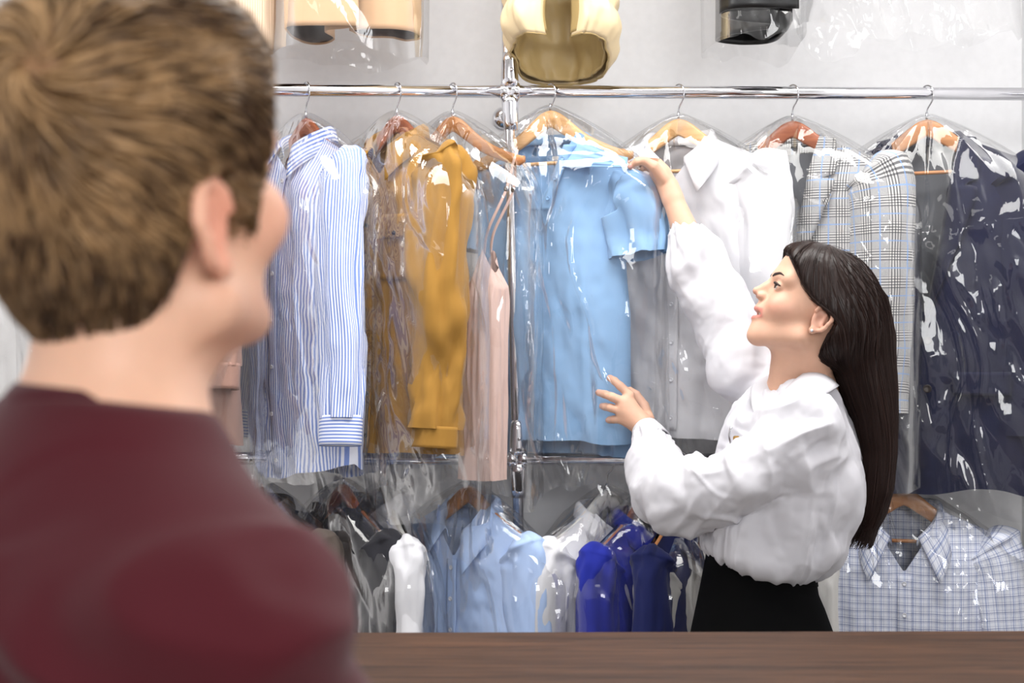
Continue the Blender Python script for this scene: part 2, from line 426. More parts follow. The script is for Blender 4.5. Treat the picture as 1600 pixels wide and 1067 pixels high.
# ------------------------------------------------------------------ garments
class Body:
    """front and back cloth of a hanging garment as one tube; keeps its front sheet so details can be laid on it"""
    def __init__(s, Wsh=.215, Whem=.25, L=.74, neck=.075, vd=.09, slope=.47, D=.05, z0=-.05, hem=.0, fold=.016, seed=1, gap=0.0, waist=0.0,
                 open_front=0.0, bd=.012, nu=72, nv=76, fw=16, top_sharp=3.0, shear=0.0, pleats=(), sag=0.0):
        u = np.linspace(-1, 1, nu); t = np.linspace(0, 1, nv) ** 1.15
        s.u, s.t, s.p = u, t, dict(z0=z0, neck=neck, slope=slope, Wsh=Wsh, vd=vd, L=L, D=D)
        U, T = np.meshgrid(u, t)
        w = Wsh + (Whem - Wsh) * T - .012 * np.sin(np.clip(T / .5, 0, 1) * np.pi) - waist * np.sin(np.clip((T - .1) / .8, 0, 1) * np.pi)
        sheets = []
        for side in (-1, 1):
            xt = U * Wsh; ax = np.abs(xt)
            zt = z0 - slope * np.maximum(ax - neck, 0)
            if side < 0: zt = zt - vd * np.clip(1 - ax / neck, 0, 1) ** .8
            else: zt = zt - bd * np.clip(1 - (ax / neck) ** 2, 0, 1)
            zh = z0 - L - (hem * (1 - U ** 2) if hem > 0 else hem * U ** 2 * 0) + .012 * vn(U * 2.2, side * 3.0, 0, seed + 4)
            Z = zt + (zh - zt) * T
            X = U * w + shear * T
            Z = Z - sag * np.clip((xt - neck) / (Wsh - neck), 0, 1) * (1 - T)
            e = np.clip(1 - np.abs(U) ** top_sharp, 0, 1) ** .55
            neckf = sstep(neck * 1.25, neck * .8, ax)
            dtop = .010 + .045 * neckf * e
            ramp = sstep(0, .2, T) ** .7
            dd = dtop + (D * e - dtop) * ramp
            zz = Z * 1.0
            A = fold * (.22 + .78 * T ** .8) * (.35 + .65 * e)
            f = vn(X * fw + 2.5 * vn(X * 5, zz * 1.2, 0, seed + 9), zz * 1.3, side * 7.7, seed) + .55 * vn(X * fw * 2.1, zz * 2.2, side * 3.3, seed + 1)
            f = f + .35 * vn((X + zz * .5) * fw * 1.6, (zz - X * .5) * 6, side * 1.7, seed + 2)
            wr = .0022 * fbm(X * 55, zz * 38, side * 2.0, seed + 3, 2)
            Y = side * (dd + (A * f + wr) * sstep(0, .06, T) * np.clip(1 - np.abs(U) ** 8, 0, 1))
            if side < 0:
                for x0, dp, lo_ in pleats:
                    k_ = sstep(x0 - .005, x0 + .005, X - .02 * np.sin(Z * 4)) * sstep(.15, .55, T); Y = Y - dp * k_ * np.clip(1 - np.abs(U) ** 6, 0, 1); Z = Z + lo_ * k_ * T ** 6
            sheets.append(np.stack([X, Y, Z], -1))
        s.front, s.back = sheets
        if open_front > 0:
            # fronts parted: push the middle of the front sheet aside
            k = open_front * np.exp(-(np.abs(U) / .35) ** 2) * np.sign(U + 1e-6); s.front[..., 0] += k
    def build(s, name, mat, parent, solid=.0015):
        nu = len(s.u)
        rings = np.concatenate([s.front, s.back[:, ::-1][:, 1:-1]], 1)
        uv = rings[..., [0, 2]].copy()
        return loft(name, rings, mat, parent, closed=True, uv=uv)
    def at(s, x, z, off=.0):
        """points on the front sheet at local x (arrays), z"""
        x, z = np.broadcast_arrays(np.asarray(x, float), np.asarray(z, float)); out = np.empty(x.shape + (3,))
        for i in np.ndindex(x.shape):
            best = None
            zz = s.front[..., 2]; xx = s.front[..., 0]
            d = (xx - x[i]) ** 2 + (zz - z[i]) ** 2; j = np.argmin(d)
            out[i] = (x[i], s.front[..., 1].ravel()[j] - off, z[i])
        return out
    def strip(s, name, x0, x1, z0, z1, mat, parent, off=.003, nx=5, nz=40, solid=.002, uvswap=False):
        xs = np.linspace(x0, x1, nx); zs = np.linspace(z0, z1, nz); X, Z = np.meshgrid(xs, zs)
        P = s.at(X, Z, off)
        # smooth the sampled depth so the strip lies flat on the folds
        for _ in range(2):
            y = P[..., 1]; y[1:-1] = (y[:-2] + 2 * y[1:-1] + y[2:]) / 4; y[:, 1:-1] = (y[:, :-2] + 2 * y[:, 1:-1] + y[:, 2:]) / 4
        uv = P[..., [2, 0]] if uvswap else P[..., [0, 2]]
        return loft(name, P, mat, parent, closed=False, uv=uv, solid=solid)

def make_sleeve(parent, mat, side, start, length, r0=.07, r1=.048, out=.045, fwd=-.02, flat=.62, seed=3, cuff=None, cuff_len=.06, bend=.03, fold=.009, cuff_open=False, slope=.55):
    """tube hanging from the shoulder tip; cuff is a part of its own"""
    x0, y0, z0 = start
    pts = np.array([(x0 - side * .050, y0, z0 - .012), (x0 - side * .026, y0 + fwd * .1, z0 - .03), (x0 - side * .008, y0 + fwd * .35, z0 - .085),
                    (x0 - side * (.004 - out * .4), y0 + fwd * .8, z0 - length * .45), (x0 - side * (.004 - out * .8), y0 + fwd + bend * .3, z0 - length * .75), (x0 - side * (.004 - out), y0 + fwd * 1.1, z0 - length)])
    n, m = 44, 64
    path = spline(pts, m); s = np.linspace(0, 1, m)
    sa = s * (length + .05); ra = np.interp(sa, [0, .025, .06, .13, length * .5 + .08, length + .0, length + .05], [.008, .020, .040, r0, (r0 + r1) / 2 * 1.05, r1 * 1.06, r1])
    rb = ra * np.interp(s, [0, .1, .3, 1], [.8, .75, flat, flat])
    rings = tube_rings(path, ra, rb, ref=(0, 1, 0), n=n)
    C = path[:, None]; d = rings - C; rad = np.linalg.norm(d, axis=2, keepdims=True)
    th = np.linspace(0, 2 * np.pi, n, endpoint=False)[None]; S = s[:, None] * length
    f = vn(np.cos(th) * 2.2 + S * 3, np.sin(th) * 2.2, S * 9, seed) + .6 * vn(np.cos(th) * 4, np.sin(th) * 4, S * 22 + np.cos(th), seed + 1) + .25 * vn(np.cos(th) * 7, np.sin(th) * 7, S * 40, seed + 2)
    env = sstep(.03, .2, s)[:, None]
    rings = C + d * (1 + (fold * f * env)[..., None] / np.maximum(rad, .02))
    arc = np.cumsum(np.r_[0, np.linalg.norm(np.diff(path, axis=0), axis=1)])
    uv = np.stack([np.broadcast_to(np.abs(th - np.pi) * r0 * .85, (m, n)), np.broadcast_to(-arc[:, None], (m, n))], -1)
    o = loft('sleeve', rings, mat, parent, uv=uv)
    if cuff is not None:
        T = path[-1] - path[-2]; T /= np.linalg.norm(T); e = path[-1] - T * .006
        k = 8; ss = np.linspace(0, cuff_len, k); pp = np.array([e + T * v for v in ss])
        cr = tube_rings(pp, r1 * 1.0, r1 * flat * 1.0, ref=(0, 1, 0), n=n)
        cr = pp[:, None] + (cr - pp[:, None]) * (1.03 + .05 * vn(np.cos(th) * 2, np.sin(th) * 2, ss[:, None] * 10, seed + 5))[..., None]
        uvc = np.stack([np.broadcast_to(-ss[:, None], (k, n)), np.broadcast_to(th * r1, (k, n))], -1)
        loft('cuff', cr, cuff, parent, uv=uvc, solid=.003)
    return o

def make_collar(parent, mat, z0, neck=.07, rb=.05, stand=.03, fall=.055, tip=.082, drop=.075, spread=.02, front_gap=.02, amax=158, seed=1, back_y=.0):
    a = np.linspace(-1, 1, 49); phi = a * R(amax)
    x = neck * np.sin(phi); y = back_y + rb * np.cos(phi)
    fr = np.clip((np.abs(a) - .42) / .58, 0, 1)
    z = z0 - .012 * (1 - fr) - drop * fr ** 1.3
    base = np.stack([x, y, z], -1)
    outw = np.stack([np.sin(phi), np.cos(phi) * .9, 0 * phi], -1)
    h = stand * (1 - .25 * fr)
    F = fall + (tip - fall) * fr ** 3
    k1 = base + outw * .004 + np.stack([0 * a, 0 * a, h], -1)
    k2 = k1 + outw * .006 + np.stack([0 * a, 0 * a, .003 + 0 * a], -1)
    k3 = k1 + outw * .013 + np.stack([0 * a, 0 * a, -.004 + 0 * a], -1)
    sp = outw * (.016 + spread * fr)[:, None] + np.stack([np.sign(a) * spread * .9 * fr ** 2, -.012 * fr, 0 * a], -1)
    k5 = k1 + sp + np.stack([0 * a, 0 * a, -F], -1)
    k4 = (k3 + k5) / 2 + outw * .004
    rows = np.stack([base, (base + k1) / 2, k1, k2, k3, k4, k5])
    rows[4:] += .002 * vn(a[None] * 6, np.arange(3)[:, None] * 1.0, 0, seed)[..., None]
    arc = np.cumsum(np.r_[0, np.linalg.norm(np.diff(k1, axis=0), axis=1)])
    v = np.array([0, .015, .03, .034, .04, .06, .085])
    uv = np.stack([np.broadcast_to(v[:, None], rows.shape[:2]), np.broadcast_to(arc[None], rows.shape[:2])], -1)
    return loft('collar', rows, mat, parent, closed=False, uv=uv, solid=.0018)

def make_button(parent, p, mat, r=.0055, nrm=(0, -1, 0)):
    q = Vector(nrm).to_track_quat('Z', 'Y').to_matrix().to_4x4(); Mx = Matrix.Translation(Vector(p)) @ q
    return lathe('button', [(0, -.001), (r, -.001), (r, .0018), (r * .8, .0026), (r * .7, .0016), (0, .0014)], mat, parent, n=12, M=Mx)

def make_lapels(parent, B, mat, vlen, neck, z0, width=.075, flip=1):
    """notched lapels lying along the V of a jacket"""
    for sd in (-1, 1):
        n = 40; s = np.linspace(0, 1, n)
        ex = sd * neck * np.interp(s, [0, .2, 1], [1.0, .78, .02]); ez = z0 - vlen * s
        wd = np.interp(s, [0, .16, .24, .245, .30, .34, .6, 1], [.035, .060, .062, .040, .043, width, width * .74, .004])
        cols = []
        for k, f in enumerate(np.linspace(0, 1, 6)):
            xx = ex + sd * wd * f; zz = ez + wd * f * .28 * np.where(s < .3, -.3, 1)
            P = B.at(xx, zz, .010 + .006 * math.sin(math.pi * min(1, f * 1.2)))
            y = P[:, 1]
            for _ in range(6): y[1:-1] = (y[:-2] + 2 * y[1:-1] + y[2:]) / 4
            cols.append(P)
        G = np.stack(cols, 1)
        for _ in range(3): G[:, 1:-1, 1] = (G[:, :-2, 1] + 2 * G[:, 1:-1, 1] + G[:, 2:, 1]) / 4
        loft('lapel', G, mat, parent, closed=False, uv=G[..., [0, 2]] + .017, solid=.002)

def make_shirt(name, label, cat, loc, yaw, mat, cuffmat=None, collarmat=None, *, W=.215, Whem=.25, L=.74, neck=.072, vd=.09, slope=.47, D=.055, z0=-.05, hem=.0, fold=.016, seed=1,
               sl=.60, r0=.072, r1=.05, out=.04, fwd=-.02, sleeve=True, cuff=True, collar=True, collar_kw={}, placket=True, buttons=7, bmat=None, pockets=False, lapel=0, group=None, lining=None,
               flat=.62, sleeve_fold=.009, cuff_len=.06, waist=0.0, bend=.03, pleats=(), sag=0.0):
    o = thing(name, label, cat, loc, yaw, group)
    B = Body(W, Whem, L, neck, vd, slope, D, z0, hem, fold, seed, waist=waist, pleats=pleats, sag=sag)
    B.build('torso', mat, o)
    zs = z0 - slope * (W - neck)
    if sleeve:
        for sd in (-1, 1):
            make_sleeve(o, mat, sd, (sd * (W - .004), 0, zs - (sag if sd > 0 else 0)), sl, r0, r1, out, fwd if np.isscalar(fwd) else fwd[(sd + 1) // 2], flat, seed + 10 + sd, (cuffmat or mat) if cuff else None, cuff_len, fold=sleeve_fold, bend=bend)
    cm = collarmat or mat
    if collar:
        kw = dict(neck=neck * .95, rb=.05, drop=vd * .75); kw.update(collar_kw)
        make_collar(o, cm, z0 + .002, seed=seed, **kw)
    if lapel:
        make_lapels(o, B, mat, lapel, neck, z0)
    if placket:
        zb = z0 - vd - .005; ze = z0 - L - hem + .012
        B.strip('placket', -.016, .016, zb, ze, mat, o, .004)
        bm_ = bmat or M['button_white']
        for k in range(buttons):
            zz = zb - .02 - k * (zb - ze - .05) / max(1, buttons - 1)
            make_button(o, B.at(0.0, zz, .0075), bm_)
    if pockets:
        for sd in (-1, 1):
            B.strip('pocket', sd * .10 - .05, sd * .10 + .05, z0 - .235, z0 - .36, mat, o, .005, 9, 14)
            B.strip('pocket_flap', sd * .10 - .054, sd * .10 + .054, z0 - .205, z0 - .262, mat, o, .011, 9, 8, solid=.004)
            make_button(o, B.at(sd * .10, z0 - .25, .0145), bmat or M['button_dark'])
    if lining:
        X, Z = np.meshgrid(np.linspace(-W * .8, W * .8, 20), np.linspace(z0 - .03, z0 - L + .02, 20))
        Y = D * .55 * np.clip(1 - (np.abs(X) / W) ** 3, 0, 1) - .004
        loft('lining', np.stack([X, Y, np.minimum(Z, z0 - slope * np.maximum(np.abs(X) - neck, 0) - .012)], -1), lining, o, closed=False)
    return o, B

# ------------------------------------------------------------------ clear film covers
def make_bag(label, loc, yaw, W=.29, L=.95, D=.11, seed=1, crumple=1.0, mat=None, top=.012, drop=.5, shift=0.0, flare=0.0, z_sh=None, group='clear film covers on the hung clothes', nu=112, nv=150, hem_wave=.03, twist=0.0, pull=None):
    u = np.linspace(-1, 1, nu); t = np.linspace(0, 1, nv); U, T = np.meshgrid(u, t)
    ztop = top; zsh = -(W - .02) * drop if z_sh is None else z_sh
    z1 = np.where(T < .25, ztop + (zsh - .04 - ztop) * (T / .25), (zsh - .04) + (-L - (zsh - .04)) * (T - .25) / .75)
    q1 = np.clip((ztop - z1) / (ztop - zsh + .10), 0, 1)
    wz = .012 + (W - .012) * (1 - (1 - q1 ** .95) ** 1.75) + flare * np.clip((zsh - z1) / L, 0, 1)
    sheets = []
    for side in (-1, 1):
        X = U * wz
        e = np.clip(1 - np.abs(U) ** 5, 0, 1) ** .5
        dep = np.clip((ztop - z1) / .42, 0, 1); dz = (.008 + (D - .008) * (1 - (1 - dep ** .62) ** 1.6)) * e
        x, z = X * 1.0, z1
        taut = np.exp(-((z - zsh * .6) / .12) ** 2)
        patch = np.clip(vn(x * 7, z * 5.5, side * 6.1, seed + 12) - .05, 0, 1) * 1.6
        f = .010 * vn(x * 7, z * 1.7, side * 5.1, seed) + .0105 * vn(x * 17 + 1.5 * vn(x * 3, z * 3, 0, seed + 6), z * 2.6, side * 2.2, seed + 1, True) \
            + .0065 * vn((x + z * .8) * 19, (z - x) * 5, side * 3.3, seed + 2, True) + .0042 * vn(x * 44 + z * 10, z * 7, side * 1.3, seed + 7, True) \
            + patch * (.0065 * vn((x + z * .4) * 34, (z - x * .3) * 24, side * 4.4, seed + 3, True) + .0022 * vn(x * 80, z * 60, side * 4.4, seed + 5, True))
        # sharp pinched creases
        cr_ = vn(x * 13 + 2.0 * z + 1.2 * vn(x * 4, z * 5, 0, seed + 31), z * 2.2, side * 1.9, seed + 30); f = f + .0060 * np.exp(-(cr_ / .10) ** 2)
        # streaks running from the hook over the shoulders
        f = f + .005 * taut * vn(U * 9, z * 3, side, seed + 4, True)
        if pull is not None and side < 0:
            rr_ = np.hypot(x - pull[0], z - pull[1]); an_ = np.arctan2(z - pull[1], x - pull[0])
            f = f * sstep(0, .25, rr_) + .034 * np.minimum(rr_, .22) * vn(an_ * 7, rr_ * 1.5, 0, seed + 20, True) * np.exp(-np.maximum(rr_ - .2, 0) / .18)
        f = f * crumple * sstep(0.0, .12, T) * np.clip(1 - np.abs(U) ** 10, 0, 1)
        Y = side * (dz + f)
        Z = z1 + hem_wave * T ** 6 * (vn(X * 9, side * 2.0, 0, seed + 6) + .4 * vn(X * 26, side * 2.0, 0, seed + 7)) + .006 * vn(x * 12, z * 8, side, seed + 8) * T
        X = X + shift * T + .012 * T * vn(side * 1.0 + U * 1.5, z * 4, 0, seed + 9) + twist * T * T
        sheets.append(np.stack([X, Y, Z], -1))
    rings = np.concatenate([sheets[0], sheets[1][:, ::-1][:, 1:-1]], 1)
    o = loft('garment_cover', rings, mat or M['film'], None)
    o.location = [float(v) for v in loc]; o.rotation_euler = (0, 0, R(yaw))
    return tag(o, label, 'plastic cover', group)
# ------------------------------------------------------------------ cloth colours
M['stripe'] = stripes('blue_white_stripe', (228, 232, 246), (118, 142, 206), .0078, .48)
M['yellow'] = cloth('mustard_twill', (160, 118, 52), .88, .10, .35)
M['pink'] = cloth('blush_crepe', (216, 186, 176), .8, .04)
M['polo'] = cloth('light_blue_pique', (138, 176, 216), .85, .05, .35)
M['white'] = cloth('white_poplin', (214, 214, 219), .8, .03, .15)
M['plaid'] = glen_plaid('grey_glen_plaid')
M['navy'] = cloth('navy_wool', (12, 17, 50), .8, .10)
M['grey_lining'] = cloth('grey_lining', (96, 98, 104), .5, .05, .1)
M['brown_knit'] = cloth('taupe_tweed', (158, 124, 112), .95, .12, .8, 420)
M['taupe'] = cloth('taupe_wool', (98, 88, 82), .95, .08)
M['charcoal'] = cloth('charcoal_wool', (42, 42, 48), .9, .08)
M['paleblue'] = cloth('pale_blue_poplin', (172, 196, 236), .8, .04, .15)
M['royal'] = cloth('royal_blue_cotton', (30, 42, 150), .8, .08)
M['darkblue'] = cloth('dark_blue_cotton', (24, 32, 84), .85, .08)
M['offwhite'] = cloth('off_white_cotton', (200, 198, 195), .85, .04, .2)
M['check'] = checks('pale_blue_check', (226, 229, 240), (146, 162, 204), (160, 168, 196), .0185)
M['tan'] = cloth('tan_twill', (202, 166, 132), .9, .05, .3)
M['tan_in'] = cloth('brown_inside_shade', (72, 50, 38), .9, .06)  # dark inner cloth, with the shade inside the legs put into its colour
M['tan_stripe'] = stripes('beige_stripe', (214, 190, 166), (196, 172, 148), .006, .4)
M['puffer'] = cloth('cream_nylon', (226, 205, 166), .5, .04, .1, 300, .0, .4)
M['puffer_in'] = cloth('khaki_nylon', (176, 152, 104), .45, .06, .1, 300, .0, .4)
M['leather'] = plain('black_leather', (14, 14, 16), .32)
M['lace'] = cloth('white_knit', (214, 213, 213), .9, .03, .6, 300)
M['tag'] = plain('woven_tag', (225, 225, 225), .7)

UPG, LOWG, TOPG = 'clothes on the upper rail', 'clothes on the lower rail', 'clothes on the topmost rail'
HG = 'clothes hangers'
def hang(px, py, row, yaw, woodkey, what, **kw):
    loc = PX(px, py, YR); make_hanger(loc, row, yaw, M[woodkey], what, group=HG, **kw); return loc

# --- upper rail, left to right
# white garment at the far left edge, behind the customer's head
L0 = hang(-30, 185, 'up', -35, 'wood_light', 'wooden hanger at the far left edge holding the white garment')
make_shirt('white_garment', 'white garment at the far left edge, behind the customer\'s head', 'garment', L0, -35, M['lace'], L=.78, seed=71, group=UPG, buttons=0, placket=False)
make_bag('clear film over the white garment at the far left edge', L0, -35, W=.32, L=.95, seed=71)

# taupe tweed skirt-like piece
L1 = hang(290, 183, 'up', -50, 'wood_mid', 'wooden hanger behind the customer\'s face holding the taupe tweed garment')
make_shirt('tweed_garment', 'taupe tweed garment whose hem shows under the customer\'s chin', 'garment', L1, -50, M['brown_knit'], W=.20, Whem=.23, L=.745, seed=23, group=UPG, D=.07, sl=.5, buttons=3, bmat=M['button_dark'])
make_bag('clear film over the taupe tweed garment below the customer\'s chin', L1, -50, W=.29, L=.95, seed=23)

# blue and white striped shirt
L2 = hang(478, 184, 'up', -49, 'wood_red', 'reddish wooden hanger holding the blue and white striped shirt')
make_shirt('striped_shirt', 'blue and white striped long-sleeved shirt beside the customer\'s face', 'shirt', L2, -49, M['stripe'], seed=5, group=UPG,
           W=.205, Whem=.21, L=.795, vd=.085, D=.085, hem=.035, fold=.022, sl=.615, r0=.074, r1=.062, out=.06, fwd=(-.03, -.065), flat=.6, cuff_len=.068, collar_kw=dict(tip=.085, drop=.05, spread=.022))
make_bag('clear film over the blue and white striped shirt', L2, -49, W=.275, L=.90, D=.11, seed=5, crumple=.8, mat=M['film_thin'])

# mustard shirt
L3 = hang(620, 180, 'up', -45, 'wood_red', 'reddish wooden hanger holding the mustard yellow shirt')
make_shirt('mustard_shirt', 'mustard yellow long-sleeved overshirt with flap chest pockets', 'shirt', L3, -45, M['yellow'], seed=9, group=UPG,
           W=.21, Whem=.215, L=.775, vd=.10, D=.08, fold=.022, sl=.645, r0=.085, r1=.06, out=.012, fwd=(-.03, -.06), flat=.7, bmat=M['button_dark'], pockets=True, cuff_len=.05, sleeve_fold=.018,
           collar_kw=dict(tip=.09, drop=.06, spread=.03))
make_bag('clear film over the mustard yellow shirt', L3, -45, W=.285, L=.99, D=.11, seed=9)

# blush camisole on a bare hanger
L4 = hang(707, 181, 'up', -38, 'wood_mid', 'brown wooden hanger with bare arms holding the blush camisole', half=.225, thick=.045)
cam_t = thing('camisole', 'blush pink camisole with thin straps beside the chrome pole', 'camisole', L4, -38, UPG)
def camisole():
    top, bot = -.335, -.885
    nv, nu = 60, 90
    t = np.linspace(0, 1, nv); th = np.linspace(0, 2 * np.pi, nu, endpoint=False)
    T, H = np.meshgrid(t, th, indexing='ij')
    cx = .128 - .010 * T
    w = np.interp(T, [0, .12, .5, 1], [.022, .050, .050, .058]); d = np.interp(T, [0, .2, 1], [.02, .045, .05])
    peak = .10 * np.abs(np.sin((H) / 1)) * np.clip(1 - T / .22, 0, 1)
    z = top + (bot - top) * T - .055 * (1 - np.clip(T / .25, 0, 1)) * (np.abs(np.cos(H)) ** 1.2)
    f = .012 * T * vn(np.cos(H) * 2.6, np.sin(H) * 2.6, z * 2.2, 31) + .006 * vn(np.cos(H) * 5, np.sin(H) * 5, z * 7, 32)
    P = np.stack([cx + (w + f) * np.cos(H), -.02 + (d + f) * np.sin(H), z], -1)
    loft('torso', P, M['pink'], cam_t)
    for dy, tx in ((-.022, .175), (.016, .170)):
        tip = (.196, -.03 + dy * .3, -.118)
        strap = spline([(.203, -.002, -.100), (.200, -.008 + dy * .2, -.13), (.188, -.012 + dy * .7, -.20), (tx - .032, -.02 + dy * .8, -.29), (tx - .045, -.02 + dy * .8, top - .012)], 30)
        loft('strap', tube_rings(strap, .0042, .0012, ref=(0, 1, 0), n=8), M['pink'], cam_t, cap=True)
        lathe('strap_slider', [(.003, -.002), (.0065, -.002), (.0065, .002), (.003, .002)], M['wire'], cam_t, n=14, M=Matrix.Translation(Vector(strap[14])) @ Matrix.Rotation(R(90), 4, 'X'))
    rbox('hem', (.158 - .012 - .08, -.07, bot - .001), (.158 - .012 - .0795, -.0695, bot), M['pink'], cam_t, bev=0) if False else None
camisole()
make_bag('clear film over the blush camisole by the pole', L4, -38, W=.255, L=.93, D=.11, seed=14, crumple=1.1, mat=M['film_thin'])

# light blue polo shirt the woman pulls at
L5 = hang(860, 172, 'up', -27, 'wood_light', 'pale wooden hanger holding the light blue polo shirt', bar=True, half=.22)
polo_t, PB = make_shirt('polo_shirt', 'light blue short-sleeved polo shirt the woman is holding', 'shirt', L5, -27, M['polo'], seed=12, group=UPG,
           W=.212, Whem=.215, L=.79, neck=.088, vd=.16, slope=.50, D=.040, z0=-.06, fold=.019, sl=.215, r0=.080, r1=.078, out=.035, fwd=(.02, -.02), flat=.42, cuff=False, collar=False, placket=False, sleeve_fold=.012, pleats=((-.085, .022, .035),), sag=.03)
polo_t.location.y += .012
def polo_details():
    z0 = -.06
    make_collar(polo_t, M['polo'], z0 - .004, neck=.09, rb=.05, stand=.022, fall=.05, tip=.07, drop=.05, spread=.012, amax=112, seed=3)
    # right collar wing drawn out towards the hand
    g = []
    a0, a1 = np.array([.088, -.02, -.072]), np.array([.066, -.070, -.150])
    b0, b1 = np.array([.232, -.062, -.136]), np.array([.232, -.070, -.160])
    for s in np.linspace(0, 1, 26):
        row = []
        for q in np.linspace(0, 1, 16):
            p = (a0 * (1 - q) + a1 * q) * (1 - s) + (b0 * (1 - q) + b1 * q) * s
            p = p + np.array([0, -.012 * math.sin(math.pi * s) + .004 * (1 - abs(2 * s - 1)) * math.sin(q * 22), .012 * math.sin(math.pi * s) * (1 - q) * -.6])
            row.append(p)
        g.append(row)
    loft('collar_wing', g, M['polo'], polo_t, closed=False, solid=.002)
    # button bands either side of the open neck
    for sd in (-1, 1):
        n = 24; s = np.linspace(0, 1, n); G = []
        for k in range(5):
            f = k / 4
            x = sd * (.062 * (1 - s) + .003) + sd * (.024 * f) ; z = z0 - .035 - .155 * s
            P = PB.at(x, z, .006 + .002 * sd)
            y = P[:, 1]
            for _ in range(5): y[1:-1] = (y[:-2] + 2 * y[1:-1] + y[2:]) / 4
            G.append(P)
        G = np.stack(G, 1)
        loft('button_band', G, M['polo'], polo_t, closed=False, solid=.002)
        if sd > 0:
            for k in (5, 12, 19):
                make_button(polo_t, G[k, 2] + np.array([0, -.004, 0]), M['polo'], .0055)
    rbox('neck_label', (-.012, .035, -.118), (.012, .0365, -.108), M['tag'], polo_t, bev=0)
polo_details()
make_bag('clear film over the light blue polo shirt', L5, -27, W=.30, L=.93, D=.11, seed=33, crumple=1.15, pull=(.235, -.13))

# white shirt
L6 = hang(1060, 185, 'up', -24, 'wood_light', 'pale wooden hanger holding the white shirt behind the raised arm', bar=True)
make_shirt('white_shirt', 'white long-sleeved shirt behind the woman\'s raised arm', 'shirt', L6, -24, M['white'], seed=17, group=UPG, W=.22, Whem=.235, L=.725, vd=.11, slope=.42,
           sl=.6, r0=.08, out=.02, collar_kw=dict(tip=.09, drop=.08, spread=.032, fall=.06), neck=.078)
make_bag('clear film over the white shirt behind the raised arm', L6, -24, W=.30, L=.88, seed=17, crumple=.9)

# grey plaid blazer
L7 = hang(1238, 188, 'up', -28, 'wood_red', 'reddish wooden hanger holding the grey plaid blazer')
make_shirt('plaid_blazer', 'grey glen plaid blazer behind the woman\'s head', 'jacket', L7, -28, M['plaid'], seed=21, group=UPG, W=.23, Whem=.25, L=.70, vd=.36, neck=.078, slope=.42, D=.065, fold=.009,
           sl=.60, r0=.088, r1=.062, out=.0, flat=.75, sleeve_fold=.006, cuff=False, placket=False, lapel=.38, lining=M['grey_lining'], collar_kw=dict(tip=.07, drop=.13, spread=.03, amax=140, stand=.026))
make_bag('clear film over the grey plaid blazer', L7, -28, W=.31, L=.88, D=.11, seed=21, crumple=.9)

# navy blazer
L8 = hang(1448, 186, 'up', -22, 'wood_mid', 'brown wooden hanger holding the navy blazer', bar=True, half=.225)
nb, NB = make_shirt('navy_blazer', 'navy blue blazer with grey lining at the end of the upper rail', 'jacket', L8, -22, M['navy'], seed=26, group=UPG, W=.235, Whem=.285, L=.86, vd=.44, neck=.082, slope=.42, D=.085, fold=.014,
           sl=.66, r0=.09, r1=.068, out=.0, flat=.75, sleeve_fold=.006, cuff=False, placket=False, lapel=.45, lining=M['grey_lining'], collar_kw=dict(tip=.07, drop=.15, spread=.03, amax=140, stand=.028))
NB.strip('pocket_flap', .07, .20, -.62, -.675, M['navy'], nb, .012, 10, 8, solid=.004)
for zz in (-.545, -.66): make_button(nb, NB.at(.012, zz, .012), M['button_dark'], .010)
make_bag('clear film over the navy blazer', L8, -22, W=.33, L=.985, D=.125, seed=26, crumple=1.2)

# --- lower rail, left to right
L10 = hang(408, 757, 'low', -58, 'black_plastic', 'glossy black hanger holding the taupe coat', hook_yaw=60)
make_shirt('taupe_coat', 'dark taupe coat on a black hanger beside the customer\'s shoulder', 'coat', L10, -35, M['taupe'], seed=41, group=LOWG, W=.21, L=.6, D=.07, buttons=0, placket=False, collar_kw=dict(stand=.03, fall=.05, tip=.06, drop=.04))
make_bag('clear film over the dark taupe coat', L10, -35, W=.28, L=.68, seed=41)
L11 = hang(537, 755, 'low', -52, 'wood_red', 'reddish hanger holding the charcoal jacket', hook_yaw=60)
make_shirt('charcoal_jacket', 'charcoal jacket hanging edge-on next to the white shirt', 'jacket', L11, -52, M['charcoal'], seed=43, group=LOWG, W=.205, L=.6, D=.07, vd=.25, lapel=.3, placket=False, cuff=False, collar_kw=dict(drop=.1), r0=.08, r1=.06)
make_bag('clear film over the charcoal jacket', L11, -52, W=.28, L=.68, D=.11, seed=43, crumple=1.3)
L12 = hang(600, 757, 'low', -68, 'white_plastic', 'white hanger holding the edge-on white shirt', hook_yaw=60)
make_shirt('white_shirt', 'white shirt hanging edge-on beside the pale blue shirt', 'shirt', L12, -68, M['white'], seed=45, group=LOWG, W=.205, L=.62, D=.055, neck=.06, collar_kw=dict(stand=.04, fall=.05))
make_bag('clear film over the edge-on white shirt', L12, -68, W=.27, L=.68, D=.11, seed=45)
L13 = hang(733, 758, 'low', -42, 'wood_mid', 'brown wooden hanger holding the pale blue shirt', hook_yaw=60)
make_shirt('pale_blue_shirt', 'pale blue long-sleeved shirt left of the pole on the lower rail', 'shirt', L13, -42, M['paleblue'], seed=47, group=LOWG, W=.205, L=.64, D=.06, vd=.12, slope=.5, collar_kw=dict(tip=.095, drop=.08, spread=.03, fall=.06))
make_bag('clear film over the pale blue shirt', L13, -42, W=.29, L=.70, D=.11, seed=47)
L14 = hang(948, 765, 'low', 42, 'white_plastic', 'white plastic hanger holding the white coat', hook_yaw=60)
make_shirt('white_coat', 'white coat right of the pole, next to the royal blue shirt', 'coat', L14, 42, M['white'], seed=49, group=LOWG, W=.205, L=.62, D=.06, slope=.5, placket=False, buttons=0)
make_bag('clear film over the white coat', L14, 42, W=.27, L=.69, seed=49)
